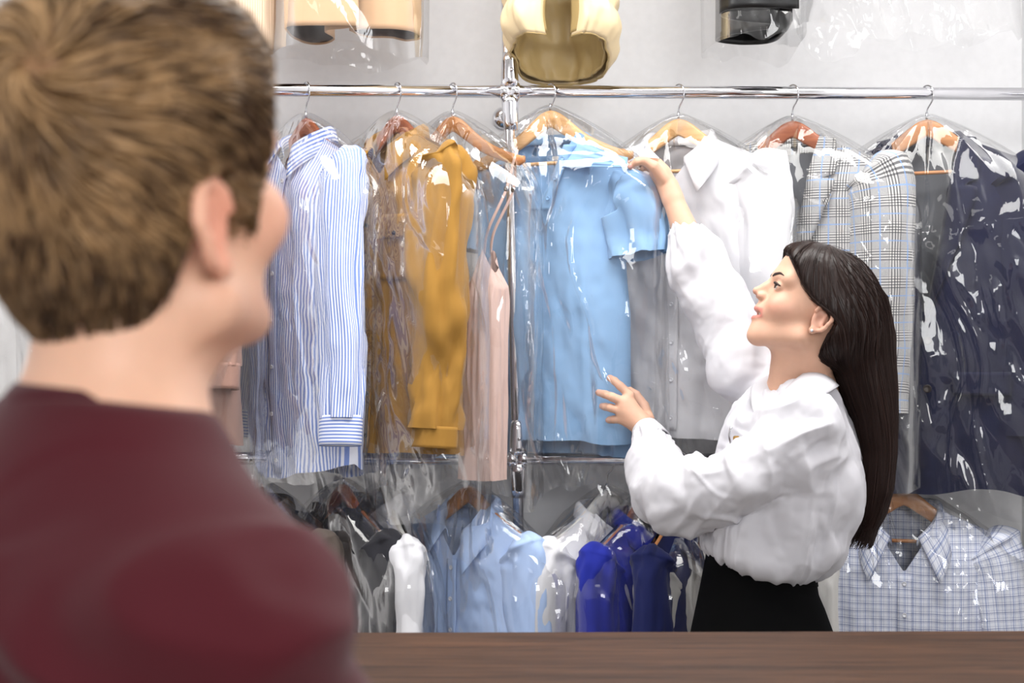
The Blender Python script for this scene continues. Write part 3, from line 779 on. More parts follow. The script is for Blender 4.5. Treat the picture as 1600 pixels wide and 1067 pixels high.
L15 = hang(1005, 775, 'low', 50, 'wood_red', 'reddish hanger holding the royal blue shirt', hook_yaw=60)
make_shirt('royal_blue_shirt', 'royal blue shirt in crinkled film beside the white coat', 'shirt', L15, 50, M['royal'], seed=51, group=LOWG, W=.20, L=.62, D=.06, slope=.5, placket=False, buttons=0)
make_bag('clear film over the royal blue shirt', L15, 50, W=.27, L=.69, seed=51, crumple=1.3)
L16 = hang(1062, 775, 'low', 62, 'wood_mid', 'brown hanger holding the dark blue shirt near the woman\'s elbow', hook_yaw=60)
make_shirt('dark_blue_shirt', 'dark blue shirt just under the woman\'s elbow', 'shirt', L16, 62, M['darkblue'], seed=53, group=LOWG, W=.20, L=.62, D=.055, slope=.5, placket=False, buttons=0)
L17 = hang(1085, 800, 'low', 50, 'wood_light', 'pale wooden hanger holding the off-white shirt beside the black skirt', hook_yaw=60)
make_shirt('off_white_shirt', 'off-white shirt beside the woman\'s black skirt', 'shirt', L17, 50, M['offwhite'], seed=55, group=LOWG, W=.19, L=.62, D=.055, slope=.5, placket=False, buttons=0, out=-.02)
make_bag('clear film over the off-white shirt beside the skirt', L17, 50, W=.225, L=.69, seed=55, crumple=1.2)
L18 = hang(1222, 790, 'low', -72, 'wood_light', 'pale wooden hanger behind the woman\'s back holding a white blouse', hook_yaw=60)
make_shirt('white_blouse', 'white blouse showing between the black skirt and the check shirt', 'blouse', L18, -72, M['offwhite'], seed=57, group=LOWG, W=.19, L=.62, D=.055, placket=False, buttons=0)
L19 = hang(1412, 762, 'low', -14, 'wood_mid', 'brown wooden hanger holding the blue check shirt', bar=True, hook_yaw=60)
make_shirt('check_shirt', 'white and blue check shirt at the right end of the lower rail', 'shirt', L19, -14, M['check'], seed=59, group=LOWG, W=.225, Whem=.25, L=.66, D=.07, neck=.08, vd=.15, slope=.42, sl=.6, r0=.078, out=.03,
           collar_kw=dict(tip=.10, drop=.09, spread=.035, fall=.065, stand=.028))
make_bag('clear film over the blue check shirt', L19, -14, W=.315, L=.72, D=.11, seed=59, crumple=1.0, mat=M['film_thin'])

# --- topmost rail: only the lower ends hang into the picture
def top_hanger(x, zbar, wkey, label):
    loc = np.array([x, YR, ZTOP - .075]); o = thing('clothes_hanger', label, 'hanger', loc, 70, HG)
    make = M['wire']
    tube('hook', [(0, .0, 0), (0, 0, .03), (0, -.018, .055), (0, -.019, .075), (0, 0, .0945), (0, .019, .075), (0, .017, .065)], .002, make, o, n=8, sub=40, ref=(1, 0, .1))
    tube('hanger_body', [(-.2, 0, -.09), (-.1, 0, -.05), (0, 0, 0), (.1, 0, -.05), (.2, 0, -.09)], .009, M[wkey], o, n=10, sub=24, ref=(0, 1, 0))
    tube('trouser_bar', [(-.2, 0, -.092), (.2, 0, -.092)], .007, M[wkey], o, n=10, ref=(0, 0, 1))
    return loc
def plan_cloth(name, plan, z_bot, z_top, mat, parent, fold=.006, seed=1, closed=True, n=90, nv=40, zb2=None, taper=1.0, solid=.003, uv=True):
    """cloth hanging straight down over a bent ground line (plan = x,y points)"""
    P = np.asarray(plan + plan[:1] if closed else plan, float); P = np.c_[P, np.zeros(len(P))]
    C = spline(P, n)[:, :2]
    if closed: C = C[:-1]
    c0 = C.mean(0); t = np.linspace(0, 1, nv); rows = []
    for v in t:
        zb = z_bot if zb2 is None else z_bot + (zb2 - z_bot) * np.linspace(0, 1, len(C))
        z = z_top + (zb - z_top) * v
        k = taper + (1 - taper) * v
        q = c0 + (C - c0) * k
        w = fold * vn(np.arange(len(C)) * .22, z * 5, 0, seed)
        rows.append(np.c_[q[:, 0] + w, q[:, 1] + w, np.broadcast_to(z, len(C))])
    rows = np.array(rows)
    arc = np.r_[0, np.cumsum(np.linalg.norm(np.diff(C, axis=0), axis=1))]
    uvs = np.stack([np.broadcast_to(arc[None], rows.shape[:2]), rows[..., 2]], -1)
    return loft(name, rows, mat, parent, closed=closed, solid=solid, uv=uvs)

# beige striped trousers at the left
def world_rel(p, o): return p - np.array(o.location)
la_ = top_hanger(PX(395, 0, YR)[0], 0, 'wood_mid', 'hanger on the topmost rail holding the beige striped trousers')
t1 = thing('striped_trousers', 'beige striped trousers hanging above the customer\'s head', 'trousers', la_, 0, TOPG)
plan_cloth('trouser_leg', [(-.12, -.10), (0, -.11), (.052, -.09), (.05, -.02), (0, .03), (-.1, .04)], PX(400, 76, 3.42)[2] - la_[2], -.09, M['tan_stripe'], t1, .007, 61)
plan_cloth('trouser_leg', [(-.16, -.04), (-.05, -.05), (-.02, .0), (-.03, .09), (-.12, .10)], PX(400, 60, 3.42)[2] - la_[2], -.09, M['tan_stripe'], t1, .007, 62)
# tan trousers
lb_ = top_hanger(PX(550, 0, YR)[0], 0, 'wood_mid', 'hanger on the topmost rail holding the plain tan trousers')
t2 = thing('tan_trousers', 'plain tan trousers with shade-dark insides hanging above the striped shirt', 'trousers', lb_, 0, TOPG)
zt = -.085
zl = lambda py, Y: PX(0, py, Y)[2] - lb_[2]
def tan_leg(plan, zb, seed, zb2=None):
    plan_cloth('trouser_leg', plan, zb, zt, M['tan'], t2, .004, seed, zb2=zb2)
    c = np.mean(plan, 0); inner = [tuple(c + (np.array(p) - c) * .955) for p in plan]
    plan_cloth('leg_inside_shade', inner, zb + .004, zt, M['tan_in'], t2, .004, seed, zb2=zb2)  # inner sheet coloured dark for the shade inside the leg
tan_leg([(-.15, -.10), (-.10, -.125), (.0, -.12), (.025, -.115), (.0, -.09), (-.06, -.06), (-.045, .03), (-.075, .09), (-.12, .09), (-.145, .02)], zl(40, 3.38), 63)
tan_leg([(.0, -.03), (.03, -.055), (.11, -.05), (.15, -.02), (.165, .05), (.13, .09), (.09, .05), (.03, .04)], zl(47, 3.46), 64)
make_bag('clear film hanging below the tan trousers', lb_, 15, W=.19, L=ZTOP - .075 - PX(0, 78, 3.45)[2], D=.15, seed=65, crumple=.5, mat=M['film_thin'])
# cream padded jacket
lc_ = top_hanger(PX(875, 0, YR)[0], 0, 'wood_light', 'hanger on the topmost rail holding the cream padded jacket')
t3 = thing('padded_jacket', 'cream padded jacket whose hem hangs above the blue polo shirt', 'jacket', lc_, 0, TOPG)
def puffer():
    # quilted outer shell open at the front, its back hem falling lower
    zf, zbk = PX(0, 52, 3.40)[2] - lc_[2], PX(0, 133, 3.6)[2] - lc_[2]
    plan = spline(np.array([(-.045, -.10, 0), (-.10, -.125, 0), (-.135, -.06, 0), (-.125, .03, 0), (-.07, .10, 0), (.03, .115, 0), (.10, .06, 0), (.135, -.03, 0), (.115, -.105, 0), (.06, -.12, 0), (.03, -.075, 0)]), 90)[:, :2]
    s = np.linspace(0, 1, 90); back = np.exp(-((s - .5) / .26) ** 4)
    nv = 70; c0 = plan.mean(0)
    for nm, mat, k0, lift in (('shell', M['puffer'], 1.0, 0), ('lining', M['puffer_in'], .86, .008)):
        rows = []
        for v in np.linspace(0, 1, nv):
            ztop = -.07
            z = ztop + ((zf + (zbk - zf) * back + lift) - ztop) * v
            dist = (z - (zf + (zbk - zf) * back))
            q = np.abs(np.sin(np.clip(dist, 0, 9) / .105 * np.pi)) ** .6
            k = k0 * (.90 + .13 * q) * (.55 + .45 * sstep(0, .45, v)) * (1 - .06 * sstep(.93, 1, v))
            w = .006 * vn(s * 24, z * 14, 0, 66 if k0 == 1 else 67) + .004 * vn(s * 60, z * 30, 0, 68)
            k = k + w / .1
            p = c0 + (plan - c0) * k[:, None]
            rows.append(np.c_[p, z])
        rows = np.array(rows); loft(nm, rows, mat, t3, closed=False, solid=.004)
        if k0 == 1: tube('hem_piping', rows[-1], .0028, M['puffer_in'], t3, n=8, ref=(.1, .2, .97))
puffer()
# black leather piece folded into an S
ld_ = top_hanger(PX(1170, 0, YR)[0], 0, 'black_plastic', 'black hanger on the topmost rail holding the black leather trousers')
t4 = thing('leather_trousers', 'black leather trousers folded in an S, hanging above the white shirt', 'trousers', ld_, 0, TOPG)
zd = lambda py, Y: PX(0, py, Y)[2] - ld_[2]
plan_cloth('trouser_leg', [(.085, -.20), (-.01, -.215), (-.082, -.19), (-.085, -.12), (-.02, -.07), (.055, -.04), (.065, .0), (.0, .05), (-.05, .09), (-.055, .16), (.02, .20), (.09, .17), (.098, .06), (.09, -.08)],
           zd(14, 3.30), -.085, M['leather'], t4, .003, 69, n=140, closed=False)
make_bag('clear film over the black leather trousers', ld_, 0, W=.12, L=ZTOP - .075 - PX(0, 60, 3.4)[2], D=.2, seed=70, crumple=.7)
# film bundle at the top right
le_ = top_hanger(PX(1420, 0, YR)[0], 0, 'white_plastic', 'white hanger on the topmost rail under the loose clear film')
make_bag('loose crumpled clear film hanging at the top right corner', le_, 0, W=.27, L=ZTOP - .075 - PX(0, 46, 3.4)[2], D=.12, seed=75, crumple=2.0, hem_wave=.05, mat=M['film_milky'])
# ------------------------------------------------------------------ smooth bodies: distance field -> one continuous surface
class Vol:
    def __init__(s, lo, hi, h):
        s.lo = np.asarray(lo, float); s.h = h
        s.dim = np.ceil((np.asarray(hi, float) - s.lo) / h).astype(int) + 1
        s.f = np.full(s.dim, .2, np.float32)
        s.ax = [(s.lo[k] + h * np.arange(s.dim[k])).astype(np.float32) for k in range(3)]
    def box(s, lo, hi):
        a = np.clip(np.floor((np.asarray(lo) - s.lo) / s.h).astype(int), 0, s.dim); b = np.clip(np.ceil((np.asarray(hi) - s.lo) / s.h).astype(int) + 1, 0, s.dim)
        sl = tuple(slice(int(i), int(j)) for i, j in zip(a, b))
        X = s.ax[0][sl[0]][:, None, None]; Y = s.ax[1][sl[1]][None, :, None]; Z = s.ax[2][sl[2]][None, None, :]
        return sl, X, Y, Z
    def put(s, d, sl, k, op='u'):
        f = s.f[sl]
        if f.size == 0: return
        if op == 'u':
            if k > 0:
                h = np.clip(.5 + .5 * (f - d) / k, 0, 1); s.f[sl] = f * (1 - h) + d * h - k * h * (1 - h)
            else: s.f[sl] = np.minimum(f, d)
        else:   # subtract
            d = -d; h = np.clip(.5 - .5 * (f - d) / k, 0, 1); s.f[sl] = f * (1 - h) + d * h + k * h * (1 - h)
    def cone(s, a, b, ra, rb, k=.01, op='u'):
        a, b = np.asarray(a, float), np.asarray(b, float); r = max(ra, rb) + k + .012
        sl, X, Y, Z = s.box(np.minimum(a, b) - r, np.maximum(a, b) + r)
        ab = b - a; L = float(ab @ ab) + 1e-12
        px, py, pz = X - a[0], Y - a[1], Z - a[2]
        t = np.clip((px * ab[0] + py * ab[1] + pz * ab[2]) / L, 0, 1)
        d = np.sqrt((px - t * ab[0]) ** 2 + (py - t * ab[1]) ** 2 + (pz - t * ab[2]) ** 2) - (ra + (rb - ra) * t)
        s.put(d.astype(np.float32), sl, k, op); return s
    def chain(s, pts, rs, k=.01):
        for i in range(len(pts) - 1): s.cone(pts[i], pts[i + 1], rs[i], rs[i + 1], k)
        return s
    def ell(s, c, r, k=.01, op='u', B=None):
        """ellipsoid; B: rows are its axes"""
        c, r = np.asarray(c, float), np.asarray(r, float); m = r.max() + k + .012 if B is not None else r + k + .012
        sl, X, Y, Z = s.box(c - m, c + m); p = [X - c[0], Y - c[1], Z - c[2]]
        if B is None: q = p
        else: q = [p[0] * B[i][0] + p[1] * B[i][1] + p[2] * B[i][2] for i in range(3)]
        k0 = np.sqrt(sum((q[i] / r[i]) ** 2 for i in range(3))); k1 = np.sqrt(sum((q[i] / r[i] ** 2) ** 2 for i in range(3))) + 1e-9
        s.put((k0 * (k0 - 1) / k1).astype(np.float32), sl, k, op); return s
    def fn(s, func, lo, hi, k=.01, op='u'):
        sl, X, Y, Z = s.box(lo, hi); s.put(func(X, Y, Z).astype(np.float32), sl, k, op); return s
    def sample(s, P):
        q = (P - s.lo) / s.h; q = np.clip(q, 0, np.array(s.dim) - 1.001); i = q.astype(int); f = q - i
        out = 0
        for dx in (0, 1):
            for dy in (0, 1):
                for dz in (0, 1):
                    w = (f[:, 0] if dx else 1 - f[:, 0]) * (f[:, 1] if dy else 1 - f[:, 1]) * (f[:, 2] if dz else 1 - f[:, 2])
                    out = out + w * s.f[i[:, 0] + dx, i[:, 1] + dy, i[:, 2] + dz]
        return out
    def grad(s, P):
        e = s.h * 1.5; g = np.stack([s.sample(P + d) - s.sample(P - d) for d in np.eye(3) * e], 1)
        return g / (np.linalg.norm(g, axis=1)[:, None] + 1e-9)
    def mesh(s):
        f = s.f; ins = f < 0
        c = ins[:-1, :-1, :-1].astype(np.uint8)
        tot = np.zeros_like(c)
        for dx in (0, 1):
            for dy in (0, 1):
                for dz in (0, 1):
                    tot += ins[dx:ins.shape[0] - 1 + dx, dy:ins.shape[1] - 1 + dy, dz:ins.shape[2] - 1 + dz]
        act = (tot > 0) & (tot < 8); I = np.argwhere(act); idx = np.full(act.shape, -1, np.int32); idx[act] = np.arange(len(I))
        cor = np.array([(i, j, k) for i in (0, 1) for j in (0, 1) for k in (0, 1)])
        val = np.stack([f[I[:, 0] + a, I[:, 1] + b, I[:, 2] + c_] for a, b, c_ in cor], 1)
        acc = np.zeros((len(I), 3)); cnt = np.zeros(len(I))
        for a in range(8):
            for b in range(a + 1, 8):
                if np.abs(cor[a] - cor[b]).sum() != 1: continue
                va, vb = val[:, a], val[:, b]; m = (va < 0) != (vb < 0)
                t = va[m] / (va[m] - vb[m]); acc[m] += cor[a] + t[:, None] * (cor[b] - cor[a]); cnt[m] += 1
        V = s.lo + (I + acc / cnt[:, None]) * s.h
        Q = []
        for ax in range(3):
            o = [k for k in range(3) if k != ax]
            a = [slice(1, -1)] * 3; a[ax] = slice(0, -1); b = [slice(1, -1)] * 3; b[ax] = slice(1, None)
            A, Bv = ins[tuple(a)], ins[tuple(b)]
            E = np.argwhere(A != Bv); E2 = E.copy(); E2[:, o[0]] += 1; E2[:, o[1]] += 1
            flip = A[tuple(E.T)]
            def cell(d0, d1):
                q = E2.copy(); q[:, o[0]] -= d0; q[:, o[1]] -= d1; return idx[tuple(q.T)]
            q = np.stack([cell(1, 1), cell(0, 1), cell(0, 0), cell(1, 0)], 1)
            if ax == 1: flip = ~flip
            q[~flip] = q[~flip][:, ::-1]
            Q.append(q)
        F = np.concatenate(Q); F = F[(F >= 0).all(1)]
        return V, F
def vnormals(V, F):
    n = np.cross(V[F[:, 2]] - V[F[:, 0]], V[F[:, 3]] - V[F[:, 1]]); N = np.zeros_like(V)
    for k in range(4): np.add.at(N, F[:, k], n)
    return N / (np.linalg.norm(N, axis=1)[:, None] + 1e-12)
def relax(V, F, it=2, lam=.5):
    n = len(V)
    for _ in range(it):
        S = np.zeros_like(V); c = np.zeros(n)
        for k in range(4):
            a, b = F[:, k], F[:, (k + 1) % 4]
            np.add.at(S, a, V[b]); np.add.at(c, a, 1); np.add.at(S, b, V[a]); np.add.at(c, b, 1)
        V = V + lam * (S / np.maximum(c, 1)[:, None] - V)
    return V

def strands_mesh(name, curves, r0, mat, parent, cols, taper=True):
    """hair locks: three-sided tapering tubes. curves (n, m, 3)"""
    C = np.asarray(curves, float); n, m = C.shape[:2]
    T = np.gradient(C, axis=1); T /= np.linalg.norm(T, axis=2, keepdims=True) + 1e-12
    ref = np.array([.31, .42, .85]); A = np.cross(T, ref); A /= np.linalg.norm(A, axis=2, keepdims=True) + 1e-12; B = np.cross(T, A)
    s = np.linspace(0, 1, m); rr = np.asarray(r0).reshape(-1, 1) * (np.interp(s, [0, .25, .75, 1], [.7, 1, .85, .12])[None] if taper else 1)
    ring = []
    for k in range(3):
        th = 2 * np.pi * k / 3; ring.append(C + (A * math.cos(th) + B * math.sin(th)) * rr[..., None])
    V = np.stack(ring, 2).reshape(-1, 3)
    base = (np.arange(n) * m * 3)[:, None, None]; j = np.arange(m - 1)[None, :, None] * 3; k = np.arange(3)[None, None, :]; k2 = (k + 1) % 3
    F = np.stack([base + j + k, base + j + k2, base + j + 3 + k2, base + j + 3 + k], -1).reshape(-1, 4)
    col = np.repeat(np.asarray(cols), m * 3, axis=0)
    return link_mesh(name, V, F, mat, parent, col=col)

def tinted(name, rough=.5, sss=0.0, spec=.5, bumps=None, sheen=0, gain=1.0):
    t = NT(name); a = t.n('ShaderNodeAttribute', attribute_name='tint')
    n = t.noise(t.coords(), 60, 4)
    c = t.mix(n, (.94, .94, .94), (1.06, 1.06, 1.06)); c = t.mix(1.0, a.outputs['Color'], c, 'MULTIPLY')
    t.setp(Base_Color=c, Roughness=rough, Specular_IOR_Level=spec, Sheen_Weight=sheen)
    if sss:
        t.setp(Subsurface_Weight=sss, Subsurface_Scale=.006); t.b.inputs['Subsurface Radius'].default_value = (1.0, .35, .2)
    if bumps: t.bump(t.noise(t.coords(), bumps[0], 3), bumps[1], bumps[2])
    return t.m
M['skin'] = tinted('skin', .48, .12, .4, (260, .12, .0005))
M['hair'] = tinted('hair', .40, 0, .30)
M['hair_soft'] = tinted('hair_soft', .45, 0, .35)
M['blouse'] = cloth('white_cotton', (207, 206, 212), .75, .02, .12)
M['black'] = cloth('black_crepe', (7, 7, 8), .9, .08, .2, 900, .0, .08)
M['maroon'] = cloth('maroon_jersey', (72, 16, 26), .9, .07, .3)
M['denim'] = cloth('dark_denim', (38, 44, 60), .9, .08)
M['eye_white'] = plain('eye_white', (235, 230, 226), .15)
M['iris'] = plain('iris', (70, 48, 36), .1)
M['pupil'] = plain('pupil', (8, 8, 8), .08)
M['teeth'] = plain('teeth', (240, 236, 226), .2)
M['brow'] = plain('brow_hair', (42, 28, 24), .6)
M['gold'] = plain('gold', (190, 150, 90), .25, 1.0)
M['crystal'] = plain('crystal', (225, 228, 235), .08, .6)
# ------------------------------------------------------------------ woman in the white blouse
YH = 2.98
E0 = PX(1268, 500, YH)                      # middle of the head at ear level
pit = R(22)
hf = np.array([-math.cos(pit), 0, math.sin(pit)]); hu = np.array([math.sin(pit), 0, math.cos(pit)]); hl = np.array([0., -1., 0.])
HB = np.array([hf, hl, hu])
def H(f, l, u): return E0 + hf * f + hl * l + hu * u
wroot = PX(1195, 1000, 3.04); wroot[2] = 0
woman = thing('person', 'long-haired woman in white blouse and black skirt reaching for the polo shirt', 'person', wroot)
def wrel(V): return np.asarray(V) - wroot

# joints
shL, elL, wrL = PX(1268, 672, 2.90), PX(1064, 776, 3.02), PX(1009, 671, 3.30)
shR, elR, wrR = PX(1205, 615, 3.22), PX(1108, 455, 3.29), PX(1044, 292, 3.35)
neck0 = PX(1262, 620, 3.04)
chest = PX(1232, 710, 3.05); waist = PX(1188, 862, 3.04); hip = PX(1192, 960, 3.04)

def build_body():
    v = Vol((wroot[0] - .38, 2.68, -.01), (wroot[0] + .30, 3.46, 1.86), .0024)
    # head
    v.ell(H(.0, 0, .050), (.098, .073, .095), 0, B=HB)
    v.ell(H(.048, 0, .082), (.057, .060, .058), .02, B=HB)
    v.ell(H(.052, 0, -.002), (.054, .056, .078), .025, B=HB)
    for s in (-1, 1):
        v.cone(H(.018, s * .046, -.045), H(.088, s * .010, -.070), .022, .019, .02)
        v.ell(H(.076, s * .036, -.004), (.026, .022, .024), .018, B=HB)
        v.cone(H(.090, s * .012, .058), H(.082, s * .042, .056), .020, .016, .014)
    v.ell(H(.096, 0, -.074), (.0185, .018, .017), .012, B=HB)
    v.ell(H(.0915, 0, -.020), (.0285, .029, .030), .012, B=HB); v.ell(H(.088, 0, -.054), (.0255, .024, .022), .012, B=HB)
    # nose
    v.cone(H(.098, 0, .046), H(.112, 0, .008), .010, .0125, .008)
    v.chain([H(.1015, 0, .050), H(.114, 0, .031), H(.1300, 0, .0135)], [.0085, .0072, .0082], .008)
    for s in (-1, 1):
        v.ell(H(.117, s * .0115, .007), (.010, .0062, .0075), .006, B=HB)
        v.ell(H(.1185, s * .007, -.0025), (.006, .004, .004), .004, 's', B=HB)
    # eye sockets and lids
    for s in (-1, 1):
        v.ell(H(.112, s * .034, .036), (.019, .017, .0125), .010, 's', B=HB)
        v.ell(H(.0915, s * .0325, .036), (.0135, .0145, .0125), .004, B=HB)
        v.ell(H(.106, s * .0335, .0345), (.008, .0125, .0048), .003, 's', B=HB)
    # lips, parted in a smile
    for s in (-1, 1):
        v.chain([H(.1165, 0, -.0200), H(.1125, s * .012, -.0195), H(.098, s * .0265, -.0225)], [.0040, .0038, .003], .005)
        v.chain([H(.1135, 0, -.0415), H(.1095, s * .011, -.0395), H(.097, s * .0265, -.0245)], [.0045, .0042, .003], .005)
    v.ell(H(.116, 0, -.0300), (.018, .0235, .0045), .003, 's', B=HB)
    # ears
    for s in (-1, 1):
        ex = s * .0735
        pts = [H(-.004 + .0185 * math.cos(a) * (1.0 if math.sin(a) > 0 else .8), ex + s * (.004 + .008 * max(0, -math.cos(a))), .004 + .027 * math.sin(a)) for a in np.linspace(R(22), R(262), 12)]
        v.chain(pts, [.004] * 12, .003)
        v.ell(H(-.002, ex - s * .002, .000), (.017, .006, .025), .004, B=HB)
        v.ell(H(.004, ex, -.025), (.0085, .006, .009), .005, B=HB)
        v.ell(H(.001, ex + s * .006, .000), (.0075, .006, .011), .003, 's', B=HB)
        v.cone(H(-.010, ex + s * .003, .014), H(-.008, ex + s * .004, -.012), .003, .003, .003)
    # neck, torso
    v.cone(H(-.012, 0, -.045), neck0 + np.array([-.005, 0, 0]), .050, .056, .022)
    v.cone(H(.030, 0, -.075), PX(1222, 625, 3.03), .026, .034, .022)
    v.ell(chest, (.10, .16, .15), .04)
    v.cone(neck0, shL + np.array([0, .04, 0]), .055, .045, .03); v.cone(neck0, shR - np.array([0, .03, 0]), .055, .045, .03)
    v.ell(waist, (.085, .11, .13), .05); v.ell(hip, (.095, .14, .12), .05)
    # legs and feet, behind the counter
    for s in (-1, 1):
        hp = hip + np.array([0, s * .07, -.05]); kn = np.array([hip[0] - .01, hip[1] + s * .075, .47]); an = np.array([hip[0] + .03, hip[1] + s * .075, .075])
        v.cone(hp, kn, .075, .052, .03); v.cone(kn, an, .052, .034, .02); v.cone(an - [0, 0, .035], an + np.array([-.13, s * .01, -.05]), .034, .024, .02)
    # arms
    v.cone(shL, elL, .042, .030, .02); v.cone(elL, wrL, .030, .0235, .015)
    v.cone(shR, elR, .045, .037, .02)
    v.chain([elR, lerp(elR, wrR, .45), lerp(elR, wrR, .9), wrR], [.037, .0345, .0235, .022], .012)
    # left hand: back of the hand to us, fingers spread on the film
    def fing(pts, r): v.chain([PX(*p) for p in pts], r, .0035)
    v.chain([wrL, PX(996, 656, 3.315)], [.0215, .022], .012)
    for a, r in (((981, 622, 3.318), .0135), ((975, 632, 3.312), .0145), ((972, 643, 3.314), .0145), ((972, 655, 3.32), .0125)):
        v.cone(PX(1001, 662, 3.312), PX(*a), .019, r, .014)
    fing([(984, 617, 3.318), (969, 603, 3.325), (960, 595, 3.335), (953, 590.5, 3.347)], [.0115, .0099, .0092, .0082])
    fing([(974, 628, 3.312), (956, 620, 3.312), (945, 616, 3.325), (935.5, 613.5, 3.343)], [.0120, .0102, .0094, .0083])
    fing([(968, 641, 3.314), (954, 637, 3.318), (946, 635.5, 3.332), (941, 634.5, 3.348)], [.0115, .0097, .0090, .0080])
    fing([(968, 655, 3.32), (958, 655.5, 3.327), (953, 656, 3.338), (950.5, 656.5, 3.35)], [.0105, .0090, .0083, .0074])
    fing([(1012, 655, 3.325), (1006, 634, 3.352), (994, 617, 3.362), (984, 609, 3.368)], [.0165, .0125, .0105, .008])
    # right hand gripping the collar
    v.chain([wrR, PX(1033, 272, 3.352), PX(1022, 254, 3.36)], [.0225, .0215, .0185], .014)
    fing([(1036, 280, 3.338), (1021, 260, 3.322), (1007, 251, 3.318), (996, 252.5, 3.322), (985, 260, 3.333)], [.0165, .0135, .0108, .0095, .0072])
    fing([(1021, 247, 3.345), (1005, 235.5, 3.338), (991, 233.5, 3.338), (976, 237, 3.343)], [.0125, .0100, .0088, .0072])
    fing([(1018, 252, 3.375), (1002, 245, 3.388), (990, 248, 3.395), (982, 254, 3.393)], [.0125, .0098, .0088, .0072])
    fing([(1019, 258, 3.388), (1005, 252, 3.402), (993, 256, 3.408), (987, 262, 3.403)], [.0118, .0093, .0083, .0070])
    fing([(1022, 266, 3.395), (1010, 261, 3.41), (1001, 264, 3.415), (995, 269, 3.41)], [.0105, .0082, .0074, .0063])
    V, F = v.mesh(); V = relax(V, F, 2, .5)
    # skin colouring
    q = V - E0; f, l, u = q @ hf, q @ hl, q @ hu
    col = np.tile(lin((216, 171, 146)), (len(V), 1)); rose = np.array(lin((214, 138, 122))); lip = np.array(lin((204, 118, 110))); dark = np.array(lin((90, 40, 36)))
    head = (u > -.11) & (f > -.12)
    def blend(w, c):
        nonlocal col; w = (w * head)[:, None]; col = col * (1 - w) + c * w
    for s in (-1, 1): blend(.42 * np.exp(-(((f - .085) / .03) ** 2 + ((l - s * .045) / .022) ** 2 + ((u + .004) / .022) ** 2)), rose)
    blend(.35 * np.exp(-(((f - .14) / .014) ** 2 + (l / .02) ** 2 + ((u - .008) / .014) ** 2)), rose)
    blend(.30 * np.exp(-(((f) / .03) ** 2 + ((np.abs(l) - .078) / .012) ** 2 + (u / .03) ** 2)), rose)
    lu = np.exp(-((u + .0215 + .02 * np.maximum(0, np.abs(l) - .012)) / .0046) ** 4); ll = np.exp(-((u + .0395 - .5 * np.maximum(0, np.abs(l) - .008)) / .0055) ** 4)
    blend(np.clip(lu + ll, 0, 1) * .8 * sstep(.097, .104, f) * sstep(.029, .024, np.abs(l)), lip)
    blend(sstep(.107, .100, f) * sstep(.088, .094, f) * np.exp(-((u + .030) / .006) ** 4) * sstep(.026, .02, np.abs(l)), dark)
    # knuckles and fingertips a little redder
    for p in ((953, 590, 3.347), (935, 613, 3.343), (941, 634, 3.348), (950, 656, 3.35), (985, 260, 3.333), (978, 242, 3.37)):
        w = (.4 * np.exp(-(np.linalg.norm(V - PX(*p), axis=1) / .013) ** 2))[:, None]; col = col * (1 - w) + rose * w
    o = link_mesh('body', wrel(V), F, M['skin'], woman, col=col)
    return v, o
wv, wbody = build_body()

# eyes, teeth, brows, lashes, nails, earrings
def ball(name, c, r, mat, parent, n=20, sc_=(1, 1, 1), B=None):
    th = np.linspace(0, np.pi, n); prof = np.stack([np.sin(th), -np.cos(th)], 1); ph = np.linspace(0, 2 * np.pi, n * 2, endpoint=False)
    P = np.stack([prof[:, :1] * np.cos(ph) * sc_[0], prof[:, :1] * np.sin(ph) * sc_[1], np.broadcast_to(prof[:, 1:] * sc_[2], (n, n * 2))], -1) * r
    if B is not None: P = P @ np.asarray(B)
    return loft(name, P + np.asarray(c), mat, parent)
for s in (-1, 1):
    c = H(.0925, s * .0325, .0355); e = ball('eye', wrel(c), .0118, M['eye_white'], wbody)
    g = hf * .93 + hl * s * .22 + hu * .16; g /= np.linalg.norm(g); b1 = np.cross(g, hl); b1 /= np.linalg.norm(b1); b2 = np.cross(g, b1)
    def cap(nm, ang, r, mat):
        a = np.linspace(0.01, R(ang), 6); ph = np.linspace(0, 2 * np.pi, 20, endpoint=False)
        P = c + r * (np.cos(a)[:, None, None] * g + np.sin(a)[:, None, None] * (np.cos(ph)[None, :, None] * b1 + np.sin(ph)[None, :, None] * b2))
        loft(nm, wrel(P), mat, e)
    cap('iris', 36, .0121, M['iris']); cap('pupil', 18, .01225, M['pupil'])
    lash = [H(.1058 - .010 * (q ** 2) , s * (.0325 + .0135 * q), .0405 - .0035 * q * q) for q in np.linspace(-.9, 1.05, 16)]
    tube('eyelashes', wrel(lash), [.0010, .0022, .0028, .0028, .0014], M['brow'], wbody, n=8, ref=(.1, .2, .97))
    lw = [H(.1035 - .010 * (q ** 2), s * (.0325 + .0130 * q), .0300 + .002 * q * q) for q in np.linspace(-.8, 1.0, 12)]
    tube('eyelashes', wrel(lw), .0006, M['brow'], wbody, n=6, ref=(.1, .2, .97))
    bpts = [H(.1135, s * .012, .0545), H(.1125, s * .022, .0590), H(.1045, s * .035, .0625), H(.092, s * .047, .0585)]
    n_ = 24; path = spline(bpts, n_)
    pj = path.copy()
    for _ in range(6): d_ = wv.sample(pj); pj = pj - wv.grad(pj) * d_[:, None]
    loft('eyebrow', wrel(tube_rings(pj, np.interp(np.linspace(0, 1, n_), [0, .2, .6, 1], [.0022, .0040, .0032, .0008]), .0014, ref=hf, n=10)), M['brow'], wbody, cap=True)
    ball('earring', wrel(H(.007, s * .0815, -.027)), .0032, M['crystal'], wbody, 10)
a = np.linspace(-1, 1, 22)
